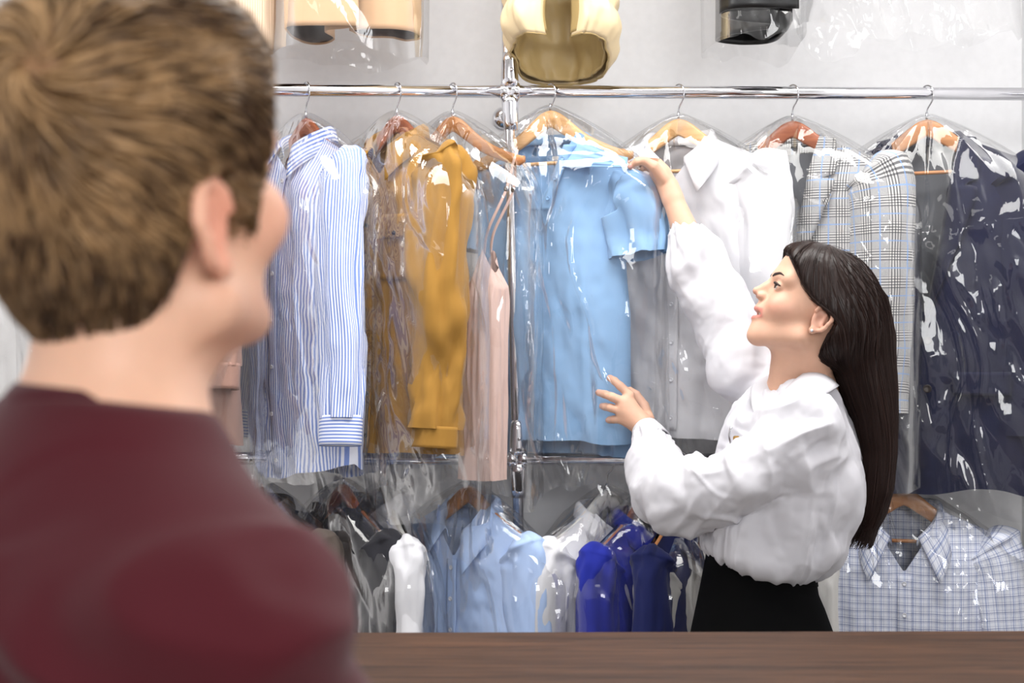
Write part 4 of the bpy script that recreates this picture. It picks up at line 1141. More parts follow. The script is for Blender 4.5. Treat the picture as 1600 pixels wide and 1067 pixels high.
tp = np.array([H(.1065 - .016 * q * q, .0195 * q, -.0245 + .003 * q * q) for q in a]); tb_ = np.array([H(.1055 - .016 * q * q, .019 * q, -.0325 + .003 * q * q) for q in a])
loft('teeth', wrel(np.stack([tp, tb_])), M['teeth'], wbody, closed=False, solid=.003)
for p, d in (((953, 590.5, 3.341), (-7, -5)), ((935.5, 613.5, 3.337), (-9, -3)), ((941, 634.5, 3.342), (-6, -2)), ((950.5, 656.5, 3.344), (-5, 1)), ((985.5, 259, 3.326), (-9, 8))):
    c = PX(*p); dd = np.array([d[0], 0, -d[1]], float); dd /= np.linalg.norm(dd); dd[1] = .45; dd /= np.linalg.norm(dd); sd_ = np.cross(dd, [0, -1, 0]); sd_ /= np.linalg.norm(sd_); nn = np.cross(sd_, dd)
    if nn[1] > 0: nn = -nn
    ball('fingernail', wrel(c + nn * .0012), 1, plain('nail', (232, 178, 168), .2) if 'nail' not in M else M['nail'], wbody, 8, (.0062, .0045, .0016), B=[dd, sd_, nn])

# hair
def build_hair():
    v = Vol((E0[0] - .16, 2.80, PX(0, 880, 3.02)[2]), (E0[0] + .24, 3.18, E0[2] + .20), .003)
    v.ell(H(-.008, 0, .052), (.116, .090, .107), 0, B=HB)
    v.ell(H(-.045, 0, .020), (.098, .092, .10), .03, B=HB); v.ell(H(.040, 0, .090), (.078, .074, .064), .02, B=HB)
    # hairline: open over the face, ear and neck
    us = [-.2, -.046, .008, .020, .032, .06, .09, .112, .13, .2]; fs = [-.034, -.033, -.036, -.012, .0265, .064, .088, .103, .115, .13]
    sl, X, Y, Z = v.box(v.lo, v.lo + np.array(v.dim) * v.h)
    dx, dz = X - E0[0], Z - E0[2]
    f = dx * hf[0] + dz * hf[2] + 0 * Y; u = dx * hu[0] + dz * hu[2] + 0 * Y
    cut = ((f - np.interp(u, us, fs)) * .75).astype(np.float32)
    k = .008; hh = np.clip(.5 - .5 * (v.f - cut) / k, 0, 1); v.f = (v.f * (1 - hh) + cut * hh + k * hh * (1 - hh)).astype(np.float32)
    # the long fall behind the shoulder
    cl = [(1325, 470, 60, .088), (1340, 525, 56, .088), (1346, 565, 50, .088), (1356, 610, 42, .088), (1365, 655, 33, .086), (1369, 705, 27, .084), (1364, 760, 27, .082), (1355, 800, 24, .076), (1347, 826, 16, .066), (1341, 842, 7, .05)]
    C = np.array([PX(c[0], c[1], 3.02) for c in cl]); rx = np.array([c[2] for c in cl]) / FPX * 3.02; ry = np.array([c[3] for c in cl])
    zc = C[:, 2][::-1]
    cx = np.interp(Z, zc, C[:, 0][::-1]); rxx = np.interp(Z, zc, rx[::-1]); ryy = np.interp(Z, zc, ry[::-1])
    q = np.sqrt(((X - cx) / rxx) ** 2 + ((Y - 3.02) / ryy) ** 2); d = (q - 1) * np.minimum(rxx, ryy)
    d = np.maximum(d, Z - C[0, 2]); d = np.maximum(d, C[-1, 2] - Z).astype(np.float32)
    v.put(d, sl, .03)
    V, F = v.mesh(); V = relax(V, F, 3, .5)
    N = vnormals(V, F)
    rs = np.random.RandomState(5)
    # strand-like grooves running down the fall
    q = V - E0; along = q[:, 2]; ang = np.arctan2(V[:, 1] - 3.02, V[:, 0] - E0[0] - .06)
    V = V + N * (.0022 * vn(ang * 26, along * 2.5, 0, 3) + .0012 * vn(ang * 60, along * 3, 0, 4))[:, None]
    base = np.array(lin((34, 22, 19))); col = np.tile(base, (len(V), 1)) * (1 + .35 * vn(ang * 40, along * 3, 0, 8))[:, None]
    o = link_mesh('hair', wrel(V), F, M['hair'], woman, col=col)
    # locks combed over the mass
    n, m = 2600, 30
    top = H(.02, -.01, .15)
    st = V[rs.choice(len(V), n)] ; st = st[(st[:, 1] < 3.10)]
    n = len(st); zend = PX(0, 852, 3.02)[2] + .062 * rs.rand(n) ** 1.5; P = st.copy(); cur = [P.copy()]; step = .0125
    for k in range(m - 1):
        g = v.grad(P)
        w = sstep(E0[2] + .03, E0[2] - .05, P[:, 2])[:, None]
        away = P - top; away[:, 1] *= .55
        dirn = (away / (np.linalg.norm(away, axis=1)[:, None] + 1e-9) * .8 + hf * -.35) * (1 - w) + np.array([.0, 0, -1.]) * w
        # follow the centre line of the fall
        slope = np.gradient(C[:, 0], C[:, 2]); sx = np.interp(P[:, 2], zc, slope[::-1]); dirn[:, 0] += (-sx * w[:, 0])
        dirn = dirn - g * ((dirn * g).sum(1) * (P[:, 2] > C[-3, 2]))[:, None]; dirn /= np.linalg.norm(dirn, axis=1)[:, None] + 1e-9
        alive = (P[:, 2] > zend + .001)[:, None]; P = P + dirn * step * alive; dd = v.sample(P); P = P - v.grad(P) * (np.clip(dd - .0008, -.01, .01) * (P[:, 2] > C[-2, 2]) * alive[:, 0])[:, None]
        P[:, 2] = np.maximum(P[:, 2], zend); cur.append(P.copy())
    Cv = np.stack(cur, 1); Cv = Cv + .0010 * rs.randn(n, 1, 3)
    tint = base * (1 + .45 * rs.rand(n, 1)) * np.array([1.1, .98, .92]); tint[rs.rand(n) < .12] *= 1.7
    strands_mesh('hair_strands', wrel(Cv), rs.uniform(.0004, .0009, n), M['hair'], o, tint)
    # a few fine flyaway ends
    fl = []
    for k in range(34):
        a0 = PX(rs.uniform(1342, 1392), rs.uniform(690, 790), 3.02 + rs.uniform(-.07, .05)); ex = rs.uniform(-6, 26); L_ = rs.uniform(.07, .16)
        fl.append([a0 + np.array([ex / 735 * (q ** 1.6), 0, -L_ * q]) for q in np.linspace(0, 1, 14)])
    strands_mesh('flyaway_strands', wrel(np.array(fl)), np.full(34, .00035), M['hair'], o, np.tile(base * 1.3, (34, 1)))
build_hair()

# blouse
def build_blouse():
    v = Vol((wroot[0] - .33, 2.72, PX(0, 925, 3.0)[2]), (wroot[0] + .28, 3.42, PX(0, 352, 3.3)[2]), .0036)
    # trunk: loose, bloused over the waistband
    st = [(1232, 640, 60, .10), (1232, 668, 88, .150), (1232, 700, 104, .168), (1226, 745, 106, .170), (1212, 795, 100, .165), (1200, 835, 92, .158), (1192, 862, 84, .148), (1186, 884, 72, .13)]
    S = [(PX(a, b, 3.04), c / FPX * 3.04, d) for a, b, c, d in st]
    for i in range(len(S) - 1):
        (p, r1, q1), (p2, r2, q2) = S[i], S[i + 1]
        for t in (0, .5):
            c = lerp(p, p2, t); v.ell(c, (lerp(r1, r2, t), lerp(q1, q2, t), .055), .03)
    v.cone(neck0 + np.array([-.012, 0, -.01]), shL + np.array([-.0, .03, .012]), .066, .058, .03)
    v.cone(neck0 + np.array([-.012, 0, -.01]), shR + np.array([0, -.03, .0]), .066, .058, .03)
    # back blousing
    v.ell(PX(1270, 850, 3.0), (.055, .10, .055), .03); v.ell(PX(1280, 760, 3.02), (.075, .13, .10), .04)
    # near sleeve, full and gathered into the cuff
    sp_ = [shL + np.array([-.012, .01, .006]), PX(1225, 704, 2.895), PX(1165, 738, 2.910), PX(1112, 768, 2.945), PX(1075, 785, 2.985), PX(1040, 768, 3.05), PX(1024, 735, 3.12), PX(1018, 705, 3.20), PX(1013, 684, 3.265)]
    sr_ = [.070, .071, .071, .069, .066, .060, .054, .044, .034]
    # waist: the blouse ends in a soft roll over the slanting waistband
    wa, wb_ = PX(1103, 858, 3.04), PX(1265, 908, 3.04); nw = np.array([-(wb_ - wa)[2], 0, (wb_ - wa)[0]]); nw /= np.linalg.norm(nw)
    slw, Xw, Yw_, Zw = v.box(v.lo, v.lo + np.array(v.dim) * v.h)
    v.put((((Xw - wa[0]) * nw[0] + (Zw - wa[2]) * nw[2]) + 0 * Yw_).astype(np.float32), slw, .02, 's')
    v.chain(sp_[:2], sr_[:2], .035); v.chain(sp_[1:], sr_[1:], .007)
    v.ell(PX(1045, 775, 3.0), (.052, .05, .055), .02)
    # far sleeve
    v.chain([shR, PX(1170, 560, 3.24), PX(1140, 510, 3.27), PX(1112, 465, 3.28), PX(1092, 420, 3.29), PX(1079, 388, 3.30), PX(1073, 372, 3.31)], [.075, .068, .064, .060, .053, .044, .039], .03)
    v.ell(PX(1160, 575, 3.2), (.06, .05, .07), .04)
    # neck opening
    v.cone(PX(1216, 640, 3.03), PX(1250, 560, 3.03), .046, .07, .012, 's')
    v.cone(PX(1205, 665, 3.03), PX(1170, 560, 3.03), .018, .03, .01, 's')
    # sleeve end for the bare forearm
    V, F = v.mesh(); V = relax(V, F, 4, .5); N = vnormals(V, F)
    x, y, z = V.T
    # folds: along the near sleeve, across its elbow, down the trunk
    def seg(p, q):
        d = q - p; L2 = d @ d; t = ((V - p) @ d) / L2; perp = V - p - np.clip(t, 0, 1)[:, None] * d; return t, perp, np.linalg.norm(perp, axis=1), d / math.sqrt(L2)
    disp = np.zeros(len(V))
    def ridge(n): return 1 - 2 * np.abs(n)
    pL = [PX(1285, 662, 2.9), PX(1080, 785, 2.98), PX(1012, 680, 3.27)]
    t1, pr1, d1, e1 = seg(pL[0], pL[1]); w1 = np.exp(-(np.maximum(d1 - .075, 0) / .02) ** 2) * sstep(-.12, .05, t1) * (y < 3.02)
    a1 = pr1 @ np.cross(e1, [0, 1, 0])
    disp += w1 * (.013 * ridge(vn(a1 * 19 + t1 * .8, t1 * 2.1, 0, 21)) + .006 * vn(a1 * 42, t1 * 4 + a1 * 8, 0, 22) + .006 * vn(t1 * 7 + a1 * 9, a1 * 13, 0, 23) * sstep(.5, .95, t1))
    t2, pr2, d2, e2 = seg(pL[1], pL[2]); w2 = np.exp(-(np.maximum(d2 - .065, 0) / .02) ** 2) * sstep(-.25, .0, t2) * (x < PX(1110, 0, 3.0)[0]) * (y < 3.34)
    a2 = pr2 @ np.cross(e2, [0, 1, 0]); th2 = np.arctan2(pr2 @ np.cross(e2, [0, 1, 0]), pr2[:, 1])
    disp += w2 * (.011 * ridge(vn(t2 * 4.5 + a2 * 6, a2 * 10, 0, 24)) * sstep(1.0, .7, t2) + .006 * sstep(.55, .95, t2) * np.sin(th2 * 11 + 2 * vn(t2 * 3, th2, 0, 5)))
    t3, pr3, d3, e3 = seg(PX(1205, 615, 3.22), PX(1073, 372, 3.31)); w3 = np.exp(-(np.maximum(d3 - .065, 0) / .02) ** 2) * (y > 3.12)
    a3 = pr3 @ np.cross(e3, [0, 1, 0]); th3 = np.arctan2(a3, pr3[:, 1])
    disp += w3 * (.012 * ridge(vn(a3 * 17, t3 * 2.6, 0, 26)) + .006 * vn(t3 * 6 + a3 * 5, a3 * 12, 0, 27) + .005 * sstep(.7, .97, t3) * np.sin(th3 * 12))
    wt = np.clip(1 - w1 - w2 - w3, 0, 1)
    th = np.arctan2(y - 3.04, x - PX(1212, 0, 3.04)[0]); zz = (z - waist[2])
    low = sstep(.16, .0, zz)
    disp += wt * (.010 * ridge(vn(th * 3.2 + zz * 3, zz * 6, 0, 28)) + .006 * low * ridge(vn(th * 5.5, zz * 5 + th, 0, 29)) + .004 * vn(x * 26, z * 20, y * 20, 30))
    cr = lambda n_, p=4.5: np.exp(-(n_ * p) ** 2)
    disp += w1 * (.0075 * cr(vn(a1 * 15 + t1 * 2.2 + .8 * vn(t1 * 4, a1 * 9, 0, 41), t1 * 1.6, 0, 40)) + .0055 * cr(vn(a1 * 24 - t1 * 3.0, t1 * 2.5, 0, 42)))
    disp += w2 * .0075 * cr(vn(t2 * 5 - a2 * 9, a2 * 7 + t2 * 2, 0, 43)) * sstep(1.0, .75, t2) + w3 * .0075 * cr(vn(a3 * 14 + t3 * 2.5, t3 * 2.2, 0, 44))
    disp += wt * (.0075 * cr(vn(th * 2.6 + zz * 7, zz * 4 - th * 1.2, 0, 45)) + .0065 * cr(vn(th * 6.5 - zz * 4, zz * 3.5, 0, 46)) * sstep(.22, .05, zz))
    disp += .0012 * vn(x * 70, y * 70, z * 70, 31)
    V = V + N * disp[:, None]; V = relax(V, F, 1, .4)
    o = link_mesh('blouse', wrel(V), F, M['blouse'], woman)
    return v, o
bv, blouse = build_blouse()
def ring_tube(nm, pts, rr, mat, parent, n=36, solid=.003, seed=1, wob=.04, ref=(0, 1, 0)):
    p = np.asarray(pts); rings = tube_rings(p, rr, None, ref, n); th = np.linspace(0, 2 * np.pi, n, endpoint=False)
    rings = p[:, None] + (rings - p[:, None]) * (1 + wob * vn(np.cos(th) * 1.5, np.sin(th) * 1.5, np.arange(len(p))[:, None] * .4, seed))[..., None]
    return loft(nm, wrel(rings), mat, parent, solid=solid)
ring_tube('cuff', spline([PX(1022, 692, 3.255), PX(1015, 681, 3.275), PX(1009, 672, 3.295)], 8), np.linspace(.040, .032, 8), M['blouse'], blouse)
ring_tube('cuff', spline([PX(1078, 386, 3.305), PX(1073, 374, 3.308), PX(1068, 360, 3.312)], 8), np.linspace(.045, .0375, 8), M['blouse'], blouse)
def sheet(nm, a, b, mat, parent, bulge=(0, 0, 0), n=24, m=10, solid=.002):
    A, B_ = spline([PX(*p) for p in a], n), spline([PX(*p) for p in b], n); s = np.linspace(0, 1, m)[:, None, None]
    P = A[None] * (1 - s) + B_[None] * s + np.sin(np.pi * s) * np.asarray(bulge, float)
    return loft(nm, wrel(P), mat, parent, closed=False, solid=solid)
# collar: near wing, far wing, band round the nape
sheet('collar', [(1262, 578, 3.095), (1263, 577, 3.03), (1257, 582, 2.965), (1238, 597, 2.945), (1212, 622, 2.955), (1200, 636, 2.985)],
      [(1300, 600, 3.13), (1310, 602, 3.03), (1306, 606, 2.90), (1272, 626, 2.872), (1232, 645, 2.885), (1212, 652, 2.93)], M['blouse'], blouse, (-.0, -.008, .008))
sheet('collar', [(1262, 578, 3.095), (1236, 583, 3.09), (1217, 587, 3.055), (1209, 604, 3.01), (1204, 622, 2.982), (1203, 638, 2.958)],
      [(1285, 600, 3.12), (1218, 592, 3.11), (1190, 592, 3.07), (1174, 606, 3.02), (1174, 632, 2.978), (1181, 656, 2.945)], M['blouse'], blouse, (-.004, -.006, .004))
sheet('placket', [(1200, 640, 2.99), (1180, 668, 2.972), (1160, 700, 2.965), (1146, 735, 2.97)], [(1186, 640, 3.0), (1166, 665, 2.985), (1146, 695, 2.98), (1130, 730, 2.985)], M['blouse'], blouse, (-.003, -.004, .002))
for p in ((1190, 657, 2.972), (1160, 690, 2.962)): ball('button', wrel(PX(*p)), .0055, M['gold'], blouse, 8, (1, .5, 1))
# name clip on the chest
nc = PX(1150, 690, 2.908)
rbox('clip_tag', wrel(nc + np.array([-.006, -.003, -.012])), wrel(nc + np.array([.007, .003, .012])), M['gold'], blouse, .0015)
tube('clip_wire', wrel([nc + np.array([-.010, -.002, -.006]), nc + np.array([-.014, -.004, .012]), nc + np.array([-.010, -.003, .03])]), .0028, M['wire'], blouse, n=8, sub=12)

# skirt
def build_skirt():
    st = [(1188, 862, 80, .120, 26), (1189, 872, 82.5, .124, 26), (1190, 900, 86, .134, 27), (1191, 930, 94, .148, 18), (1192, 985, 108, .172, 6), (1193, 1060, 124, .20, 0)]
    rows, n = [], 96; th = np.linspace(0, 2 * np.pi, n, endpoint=False)
    P = []
    for px, py, rx, ry, tl in st: P.append([px, py, rx, ry, tl])
    P += [[1194, 1160, 140, .225, 0], [1194, 1250, 152, .24, 0]]
    P = np.array(P, float); k = np.linspace(0, 1, len(P)); kk = np.linspace(0, 1, 80)
    Q = np.stack([np.interp(kk, k, P[:, i]) for i in range(5)], 1)
    for j, (px, py, rx, ry, tl) in enumerate(Q):
        c = PX(px, py, 3.04); r = rx / FPX * 3.04
        f = 1 + .05 * sstep(.35, 1, kk[j]) * vn(np.cos(th) * 2.4, np.sin(th) * 2.4, 0, 81)
        z = c[2] - tl / FPX * 3.04 * np.cos(th)
        rows.append(np.stack([c[0] + r * f * np.cos(th), 3.04 + ry * f * np.sin(th), z], -1))
    rows = np.array(rows); sk = loft('skirt', wrel(rows), M['black'], woman, solid=.003)
    wb = rows[:18].copy(); c = wb.mean(1, keepdims=True); wb = c + (wb - c) * np.array([1.02, 1.02, 1.0])
    loft('waistband', wrel(wb), M['black'], sk, solid=.003)
build_skirt()
for s in (-1, 1):
    an = np.array([hip[0] + .03, hip[1] + s * .075, 0])
    tube('shoe', wrel([an + [.045, 0, .03], an + [.02, 0, .035], an + np.array([-.05, s * .004, .034]), an + np.array([-.11, s * .008, .026]), an + np.array([-.165, s * .01, .02])]), [.02, .034, .036, .036, .012], M['black'], woman, n=16, sub=20, ref=(0, 1, 0), rb=[.02, .03, .03, .024, .012])
# ------------------------------------------------------------------ customer in the maroon T-shirt, seen from behind
mroot = np.array([-.27, 1.0, 0.])
man = thing('person', 'short-haired customer in a maroon T-shirt seen from behind', 'person', mroot)
def mrel(V): return np.asarray(V) - mroot
yw, pt = R(33), R(9)
mfw = np.array([math.sin(yw), math.cos(yw), 0]); mr = np.array([math.cos(yw), -math.sin(yw), 0])
mf = mfw * math.cos(pt) + np.array([0, 0, math.sin(pt)]); mu = -mfw * math.sin(pt) + np.array([0, 0, math.cos(pt)])
MB = np.array([mf, mr, mu]); C0 = np.array([-.268, 1.0, 1.508]); KS = 1.03
def G(f, r, u): return C0 + (mf * f + mr * r + mu * u) * KS
ty = R(52); tf = np.array([math.sin(ty), math.cos(ty), 0]); tr = np.array([math.cos(ty), -math.sin(ty), 0]); up = np.array([0, 0, 1.])
NBm = np.array([-.280, .985, 1.368]); TB = np.array([tf, tr, up])
mshR = NBm + tr * .142 - up * .115; mshL = NBm - tr * .175 - up * .08
melR = mshR + np.array([.072, .03, -.29]); melL = mshL + np.array([-.01, .06, -.29])
mwrR = melR + tf * .18 - up * .16; mwrL = melL + tf * .2 - up * .14
def man_body():
    v = Vol((-.62, .62, .78), (.12, 1.55, 1.70), .003)
    r = lambda *a: tuple(x * KS for x in a)
    v.ell(G(-.004, 0, .050), r(.100, .075, .095), 0, B=MB); v.ell(G(.046, 0, .080), r(.058, .062, .058), .02, B=MB)
    v.ell(G(.050, 0, -.005), r(.054, .060, .082), .025, B=MB)
    for s in (-1, 1):
        v.cone(G(.012, s * .053, -.052), G(.082, s * .016, -.072), .024, .021, .02); v.ell(G(.074, s * .042, .0), r(.028, .026, .027), .018, B=MB)
        v.cone(G(.090, s * .012, .058), G(.082, s * .045, .055), .021, .018, .014)
        v.ell(G(.110, s * .034, .036), (.018, .017, .012), .010, 's', B=MB); v.ell(G(.0915, s * .0325, .036), (.0135, .0145, .0125), .004, B=MB)
        v.chain([G(.114, 0, -.022), G(.098, s * .024, -.024)], [.006, .0035], .005); v.chain([G(.112, 0, -.040), G(.098, s * .023, -.028)], [.0065, .0035], .005)
        ex = s * .077
        pts = [G(-.006 + .020 * math.cos(a) * (1.0 if math.sin(a) > 0 else .8), ex + s * (.004 + .010 * max(0, -math.cos(a))), .001 + .0275 * math.sin(a)) for a in np.linspace(R(20), R(262), 12)]
        v.chain(pts, [.0048] * 12, .004); v.ell(G(-.002, ex, 0), (.016, .006, .025), .005, B=MB); v.ell(G(.004, ex + s * .001, -.027), (.009, .0065, .0105), .005, B=MB)
        v.ell(G(.0, ex + s * .008, .001), (.008, .006, .013), .003, 's', B=MB)
    v.ell(G(.092, 0, -.074), (.019, .022, .018), .012, B=MB); v.ell(G(.090, 0, -.022), (.027, .030, .030), .014, B=MB)
    v.chain([G(.1035, 0, .050), G(.119, 0, .028), G(.129, 0, .010)], [.008, .0085, .0105], .008)
    for s in (-1, 1): v.ell(G(.120, s * .014, .004), (.012, .008, .009), .006, B=MB)
    v.cone(G(-.014, 0, -.03), NBm, .054, .058, .03); v.cone(G(.025, 0, -.085), NBm + tf * .012 + up * -.01, .032, .036, .03)
    v.cone(NBm - up * .01, mshR, .056, .045, .03); v.cone(NBm - up * .01, mshL, .056, .045, .03)
    v.ell(NBm - up * .2, (.105, .16, .22), .04, B=TB); v.ell(NBm - up * .42, (.10, .15, .16), .05, B=TB)
    for sh, el, wr in ((mshR, melR, mwrR), (mshL, melL, mwrL)):
        v.cone(sh, el, .046, .038, .02); v.cone(el, wr, .038, .026, .012)
        d = (wr - el) / np.linalg.norm(wr - el); sd = np.cross(d, up); sd /= np.linalg.norm(sd); v.cone(wr, wr + d * .07, .026, .030, .012)
        for k, L_ in enumerate((.07, .08, .075, .058)):
            b = wr + d * .085 + sd * (k - 1.5) * .018; v.chain([b, b + d * L_ * .55 - up * .006, b + d * L_ - up * .028], [.010, .009, .0075], .004)
        v.chain([wr + d * .02 - sd * .024, wr + d * .06 - sd * .046, wr + d * .09 - sd * .05], [.014, .011, .009], .006)
    V, F = v.mesh(); V = relax(V, F, 3, .5)
    q = (V - C0) / KS; f, rr, u = q @ mf, q @ mr, q @ mu
    col = np.tile(lin((232, 184, 156)), (len(V), 1)); rose = np.array(lin((222, 132, 108))); stub = np.array(lin((196, 140, 116)))
    def bl(w, c):
        nonlocal col; col = col * (1 - w[:, None]) + c * w[:, None]
    bl(.65 * np.exp(-((f / .03) ** 2 + ((np.abs(rr) - .085) / .014) ** 2 + (u / .04) ** 2)), rose)
    bl(.3 * np.exp(-(((f - .08) / .04) ** 2 + ((u + .0) / .03) ** 2)) * (u < .1), rose)
    bl(.45 * sstep(.0, .04, f) * sstep(-.03, -.06, u) * sstep(-.13, -.10, u), stub)
    o = link_mesh('body', mrel(V), F, M['skin'], man, col=col)
    return v, o
mv, mbody = man_body()
for s in (-1, 1):
    e = ball('eye', mrel(G(.0925, s * .0325, .0355)), .012, M['eye_white'], mbody, 12)
    ball('iris', mrel(G(.1000, s * .0325, .0355)), .0058, M['iris'], e, 8)
    loft('eyebrow', mrel(tube_rings(spline([G(.114, s * .012, .055), G(.113, s * .026, .061), G(.098, s * .046, .060)], 14), .004, .0025, ref=mf, n=8)), M['brow'], mbody, cap=True)

def man_hair():
    v = Vol(C0 - [.17, .17, .13], C0 + [.17, .17, .20], .003)
    v.ell(G(-.006, 0, .053), (.119, .092, .113), 0, B=MB); v.ell(G(-.022, 0, .0), (.078, .068, .092), .025, B=MB); v.ell(G(.05, 0, .105), (.065, .066, .056), .03, B=MB)
    sl, X, Y, Z = v.box(v.lo, v.lo + np.array(v.dim) * v.h)
    d = [(X - C0[0]), (Y - C0[1]), (Z - C0[2])]
    f = sum(d[i] * mf[i] for i in range(3)) / KS; u = sum(d[i] * mu[i] for i in range(3)) / KS; rr = sum(d[i] * mr[i] for i in range(3)) / KS
    # lower edge of the hair: nape, round the ear, sideburn, forehead
    ub = np.interp(f, [-.2, -.075, -.045, -.030, -.022, -.012, .012, .020, .026, .046, .052, .075, .098, .15], [-.088, -.088, -.070, -.040, .0, .036, .040, .030, .000, .000, .030, .062, .095, .12])
    cut = ((ub - u) * .8).astype(np.float32)
    k = .01; hh = np.clip(.5 - .5 * (v.f - cut) / k, 0, 1); v.f = (v.f * (1 - hh) + cut * hh + k * hh * (1 - hh)).astype(np.float32)
    V, F = v.mesh(); V = relax(V, F, 3, .5); N = vnormals(V, F)
    q = (V - C0) / KS; whorl = np.array([-.074, .022, .096])
    ql = np.stack([q @ mf, q @ mr, q @ mu], 1); a = ql - whorl; dist = np.linalg.norm(a, axis=1)
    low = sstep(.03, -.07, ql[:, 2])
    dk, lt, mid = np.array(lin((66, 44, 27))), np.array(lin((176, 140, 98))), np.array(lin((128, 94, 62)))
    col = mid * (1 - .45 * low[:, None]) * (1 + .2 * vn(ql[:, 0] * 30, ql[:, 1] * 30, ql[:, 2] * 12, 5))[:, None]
    wsp = np.exp(-(dist / .016) ** 2)[:, None]; col = col * (1 - .6 * wsp) + np.array(lin((186, 124, 98))) * .6 * wsp
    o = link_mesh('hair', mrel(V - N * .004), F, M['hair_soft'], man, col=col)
    rs = np.random.RandomState(11); n, m = 8500, 9
    ok = np.flatnonzero(N @ mf * 0 + (ql[:, 2] > -.095)); st = V[rs.choice(ok, n)]
    P = st - v.grad(st) * .004; cur = [P.copy()]
    ids = np.linalg.norm(st - (C0 + KS * (MB.T @ whorl)), axis=1)
    q0 = (st - C0) / KS; u0 = q0 @ mu; f0 = q0 @ mf
    Ls = np.interp(u0, [-.10, -.04, .02, .08, .16], [.010, .018, .030, .046, .055]) * rs.uniform(.75, 1.2, n)
    cl = vn(q0[:, 0] * 38, q0[:, 1] * 38, q0[:, 2] * 38, 9); cl2 = vn(q0[:, 0] * 38, q0[:, 1] * 38, q0[:, 2] * 38, 10)
    lift = .30 + .35 * sstep(.02, .14, u0)
    for k in range(m - 1):
        s = k / (m - 1); g = v.grad(P); qq = (P - C0) / KS; ql_ = np.stack([qq @ mf, qq @ mr, qq @ mu], 1)
        aw = ql_ - whorl; aw[:, 2] *= .8; dirn = aw @ MB; dirn /= np.linalg.norm(dirn, axis=1)[:, None] + 1e-9
        dirn = dirn - g * (dirn * g).sum(1)[:, None]; dirn /= np.linalg.norm(dirn, axis=1)[:, None] + 1e-9
        sw = np.cross(g, dirn); ang = .45 * np.exp(-ids / .06) + .55 * cl
        dirn = dirn * np.cos(ang)[:, None] + sw * np.sin(ang)[:, None] + np.array([0, 0, -.25]) * low_f(u0)[:, None]
        dirn = dirn + g * (lift * (1 - 1.5 * s) + .1 * cl2)[:, None]; dirn /= np.linalg.norm(dirn, axis=1)[:, None]
        P = P + dirn * (Ls / (m - 1))[:, None]
        dd = v.sample(P); P = P + v.grad(P) * np.clip(.0 - dd, 0, .004)[:, None]; cur.append(P.copy())
    Cv = np.stack(cur, 1)
    t = np.clip(.5 + .55 * cl + .28 * rs.randn(n), 0, 1)[:, None]; tint = dk * (1 - t) + lt * t
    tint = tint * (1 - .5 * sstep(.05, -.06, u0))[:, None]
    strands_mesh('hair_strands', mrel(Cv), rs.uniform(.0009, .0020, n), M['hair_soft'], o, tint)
def low_f(u): return sstep(.06, -.05, u)
man_hair()

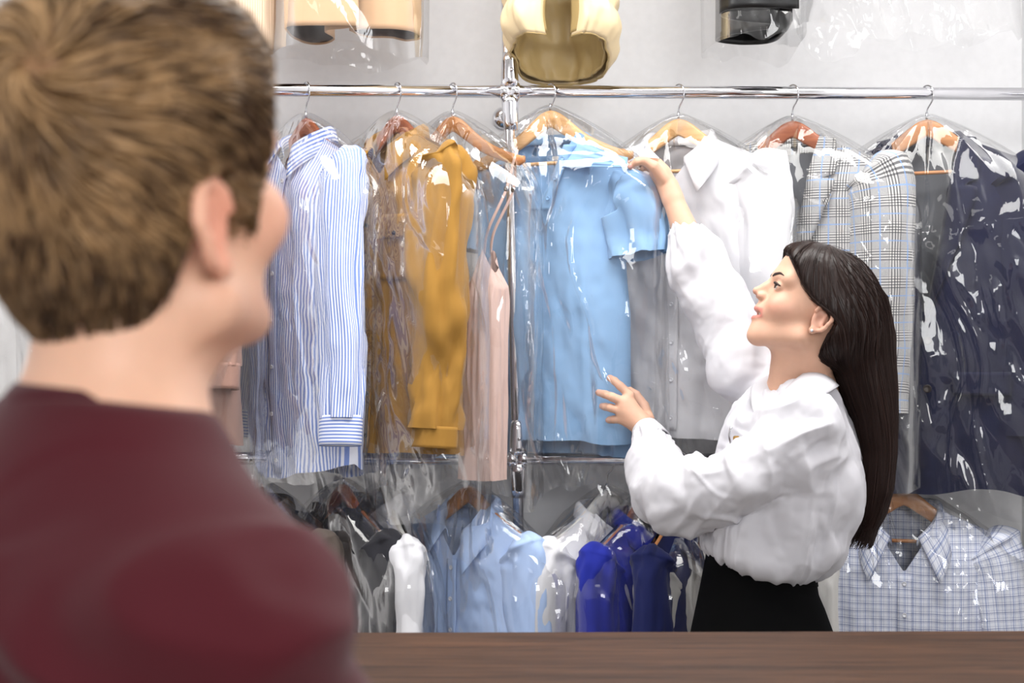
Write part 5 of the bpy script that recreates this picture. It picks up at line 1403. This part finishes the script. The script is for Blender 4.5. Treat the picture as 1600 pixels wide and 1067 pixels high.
def man_shirt():
    v = Vol((-.66, .60, .90), (.06, 1.36, 1.46), .0042)
    v.cone(G(-.014, 0, -.03), NBm - up * .03, .058, .066, .02); v.cone(NBm + tr * .055 - up * .048, mshR, .060, .062, .05); v.cone(NBm - tr * .055 - up * .04, mshL, .060, .062, .05)
    v.cone(NBm - tf * .02 - up * .06, NBm - tf * .05 - up * .17, .058, .105, .05)
    v.ell(NBm - up * .2 - tf * .012, (.128, .190, .22), .05, B=TB); v.ell(NBm - up * .36, (.13, .205, .20), .08, B=TB)
    v.chain([mshR, lerp(mshR, melR, .5), lerp(mshR, melR, .85)], [.062, .067, .068], .06); v.chain([mshL, lerp(mshL, melL, .5), lerp(mshL, melL, .85)], [.062, .064, .062], .03)
    pn = NBm - tf * .07 + up * .030; nn = up + tf * .12 + tr * .02; nn /= np.linalg.norm(nn)
    sl, X, Y, Z = v.box(v.lo, v.lo + np.array(v.dim) * v.h)
    cut = ((X - pn[0]) * nn[0] + (Y - pn[1]) * nn[1] + (Z - pn[2]) * nn[2]).astype(np.float32); k = .006
    hh = np.clip(.5 - .5 * (v.f - cut) / k, 0, 1); v.f = (v.f * (1 - hh) + cut * hh + k * hh * (1 - hh)).astype(np.float32)
    for sh, el in ((mshR, melR), (mshL, melL)):
        d = (el - sh) / np.linalg.norm(el - sh); e = lerp(sh, el, .85)
    V, F = v.mesh(); V = relax(V, F, 4, .5); N = vnormals(V, F); x, y, z = V.T
    q = V - NBm; a, b, c = q @ tf, q @ tr, q[:, 2]
    rid = lambda n_: 1 - 2 * np.abs(n_)
    w = sstep(-.02, -.10, c)
    disp = w * (.012 * rid(vn(b * 9 - c * 5 + 1.7, c * 11 + b * 5, a * 4, 91)) + .009 * vn(b * 8, c * 13, a * 6, 92) + .003 * vn(b * 22 + c * 10, c * 26, a * 12, 93))
    crease = lambda n_, p=3.2: np.exp(-(n_ * p) ** 2)
    disp += w * (.008 * crease(vn(c * 13 + b * 6 + 2 * vn(b * 4, c * 4, a * 4, 95), b * 3.2, a * 3, 94)) + .007 * crease(vn(c * 17 - b * 11, b * 5 + c * 4, a * 5, 96)))
    V = relax(V + N * disp[:, None], F, 1, .4)
    o = link_mesh('t_shirt', mrel(V), F, M['maroon'], man)
    # ribbed neckband along the cut
    th = np.linspace(0, 2 * np.pi, 60, endpoint=False); e1 = tf - nn * (tf @ nn); e1 /= np.linalg.norm(e1); e2 = np.cross(nn, e1)
    ax_ = G(-.014, 0, -.03) - NBm; cen = NBm + ax_ * (((pn - NBm) @ nn) / (ax_ @ nn))
    rings = []
    for h_, dr in ((-.022, .006), (-.012, .0045), (-.002, .001), (.004, -.003), (.001, -.007)):
        rings.append(cen + nn * h_ + (np.cos(th)[:, None] * e1 * (.0665 + dr) + np.sin(th)[:, None] * e2 * (.0655 + dr)))
    loft('neckband', mrel(rings), M['maroon'], o, solid=.003)
    t = Vol((-.56, .78, -.005), (.02, 1.28, 1.0), .008)
    hp = NBm - up * .5; hp[2] = .9
    t.ell(hp, (.13, .175, .14), .04, B=TB)
    for s in (-1, 1):
        a_ = hp + tr * s * .085 - up * .03; kn = np.array([a_[0], a_[1], .48]) + tf * .01; an = np.array([a_[0], a_[1], .09]); t.cone(a_, kn, .095, .07, .04); t.cone(kn, an, .07, .055, .02)
        tube('shoe', mrel([an - tf * .07 + up * -.05, an - tf * .03 - up * .045, an + tf * .08 - up * .05, an + tf * .18 - up * .06]), [.028, .045, .048, .026], M['black'], man, n=16, sub=20, ref=(0, 0, 1), rb=[.025, .04, .036, .024])
    V, F = t.mesh(); V = relax(V, F, 3, .5); link_mesh('trousers', mrel(V), F, M['denim'], man)
man_shirt()
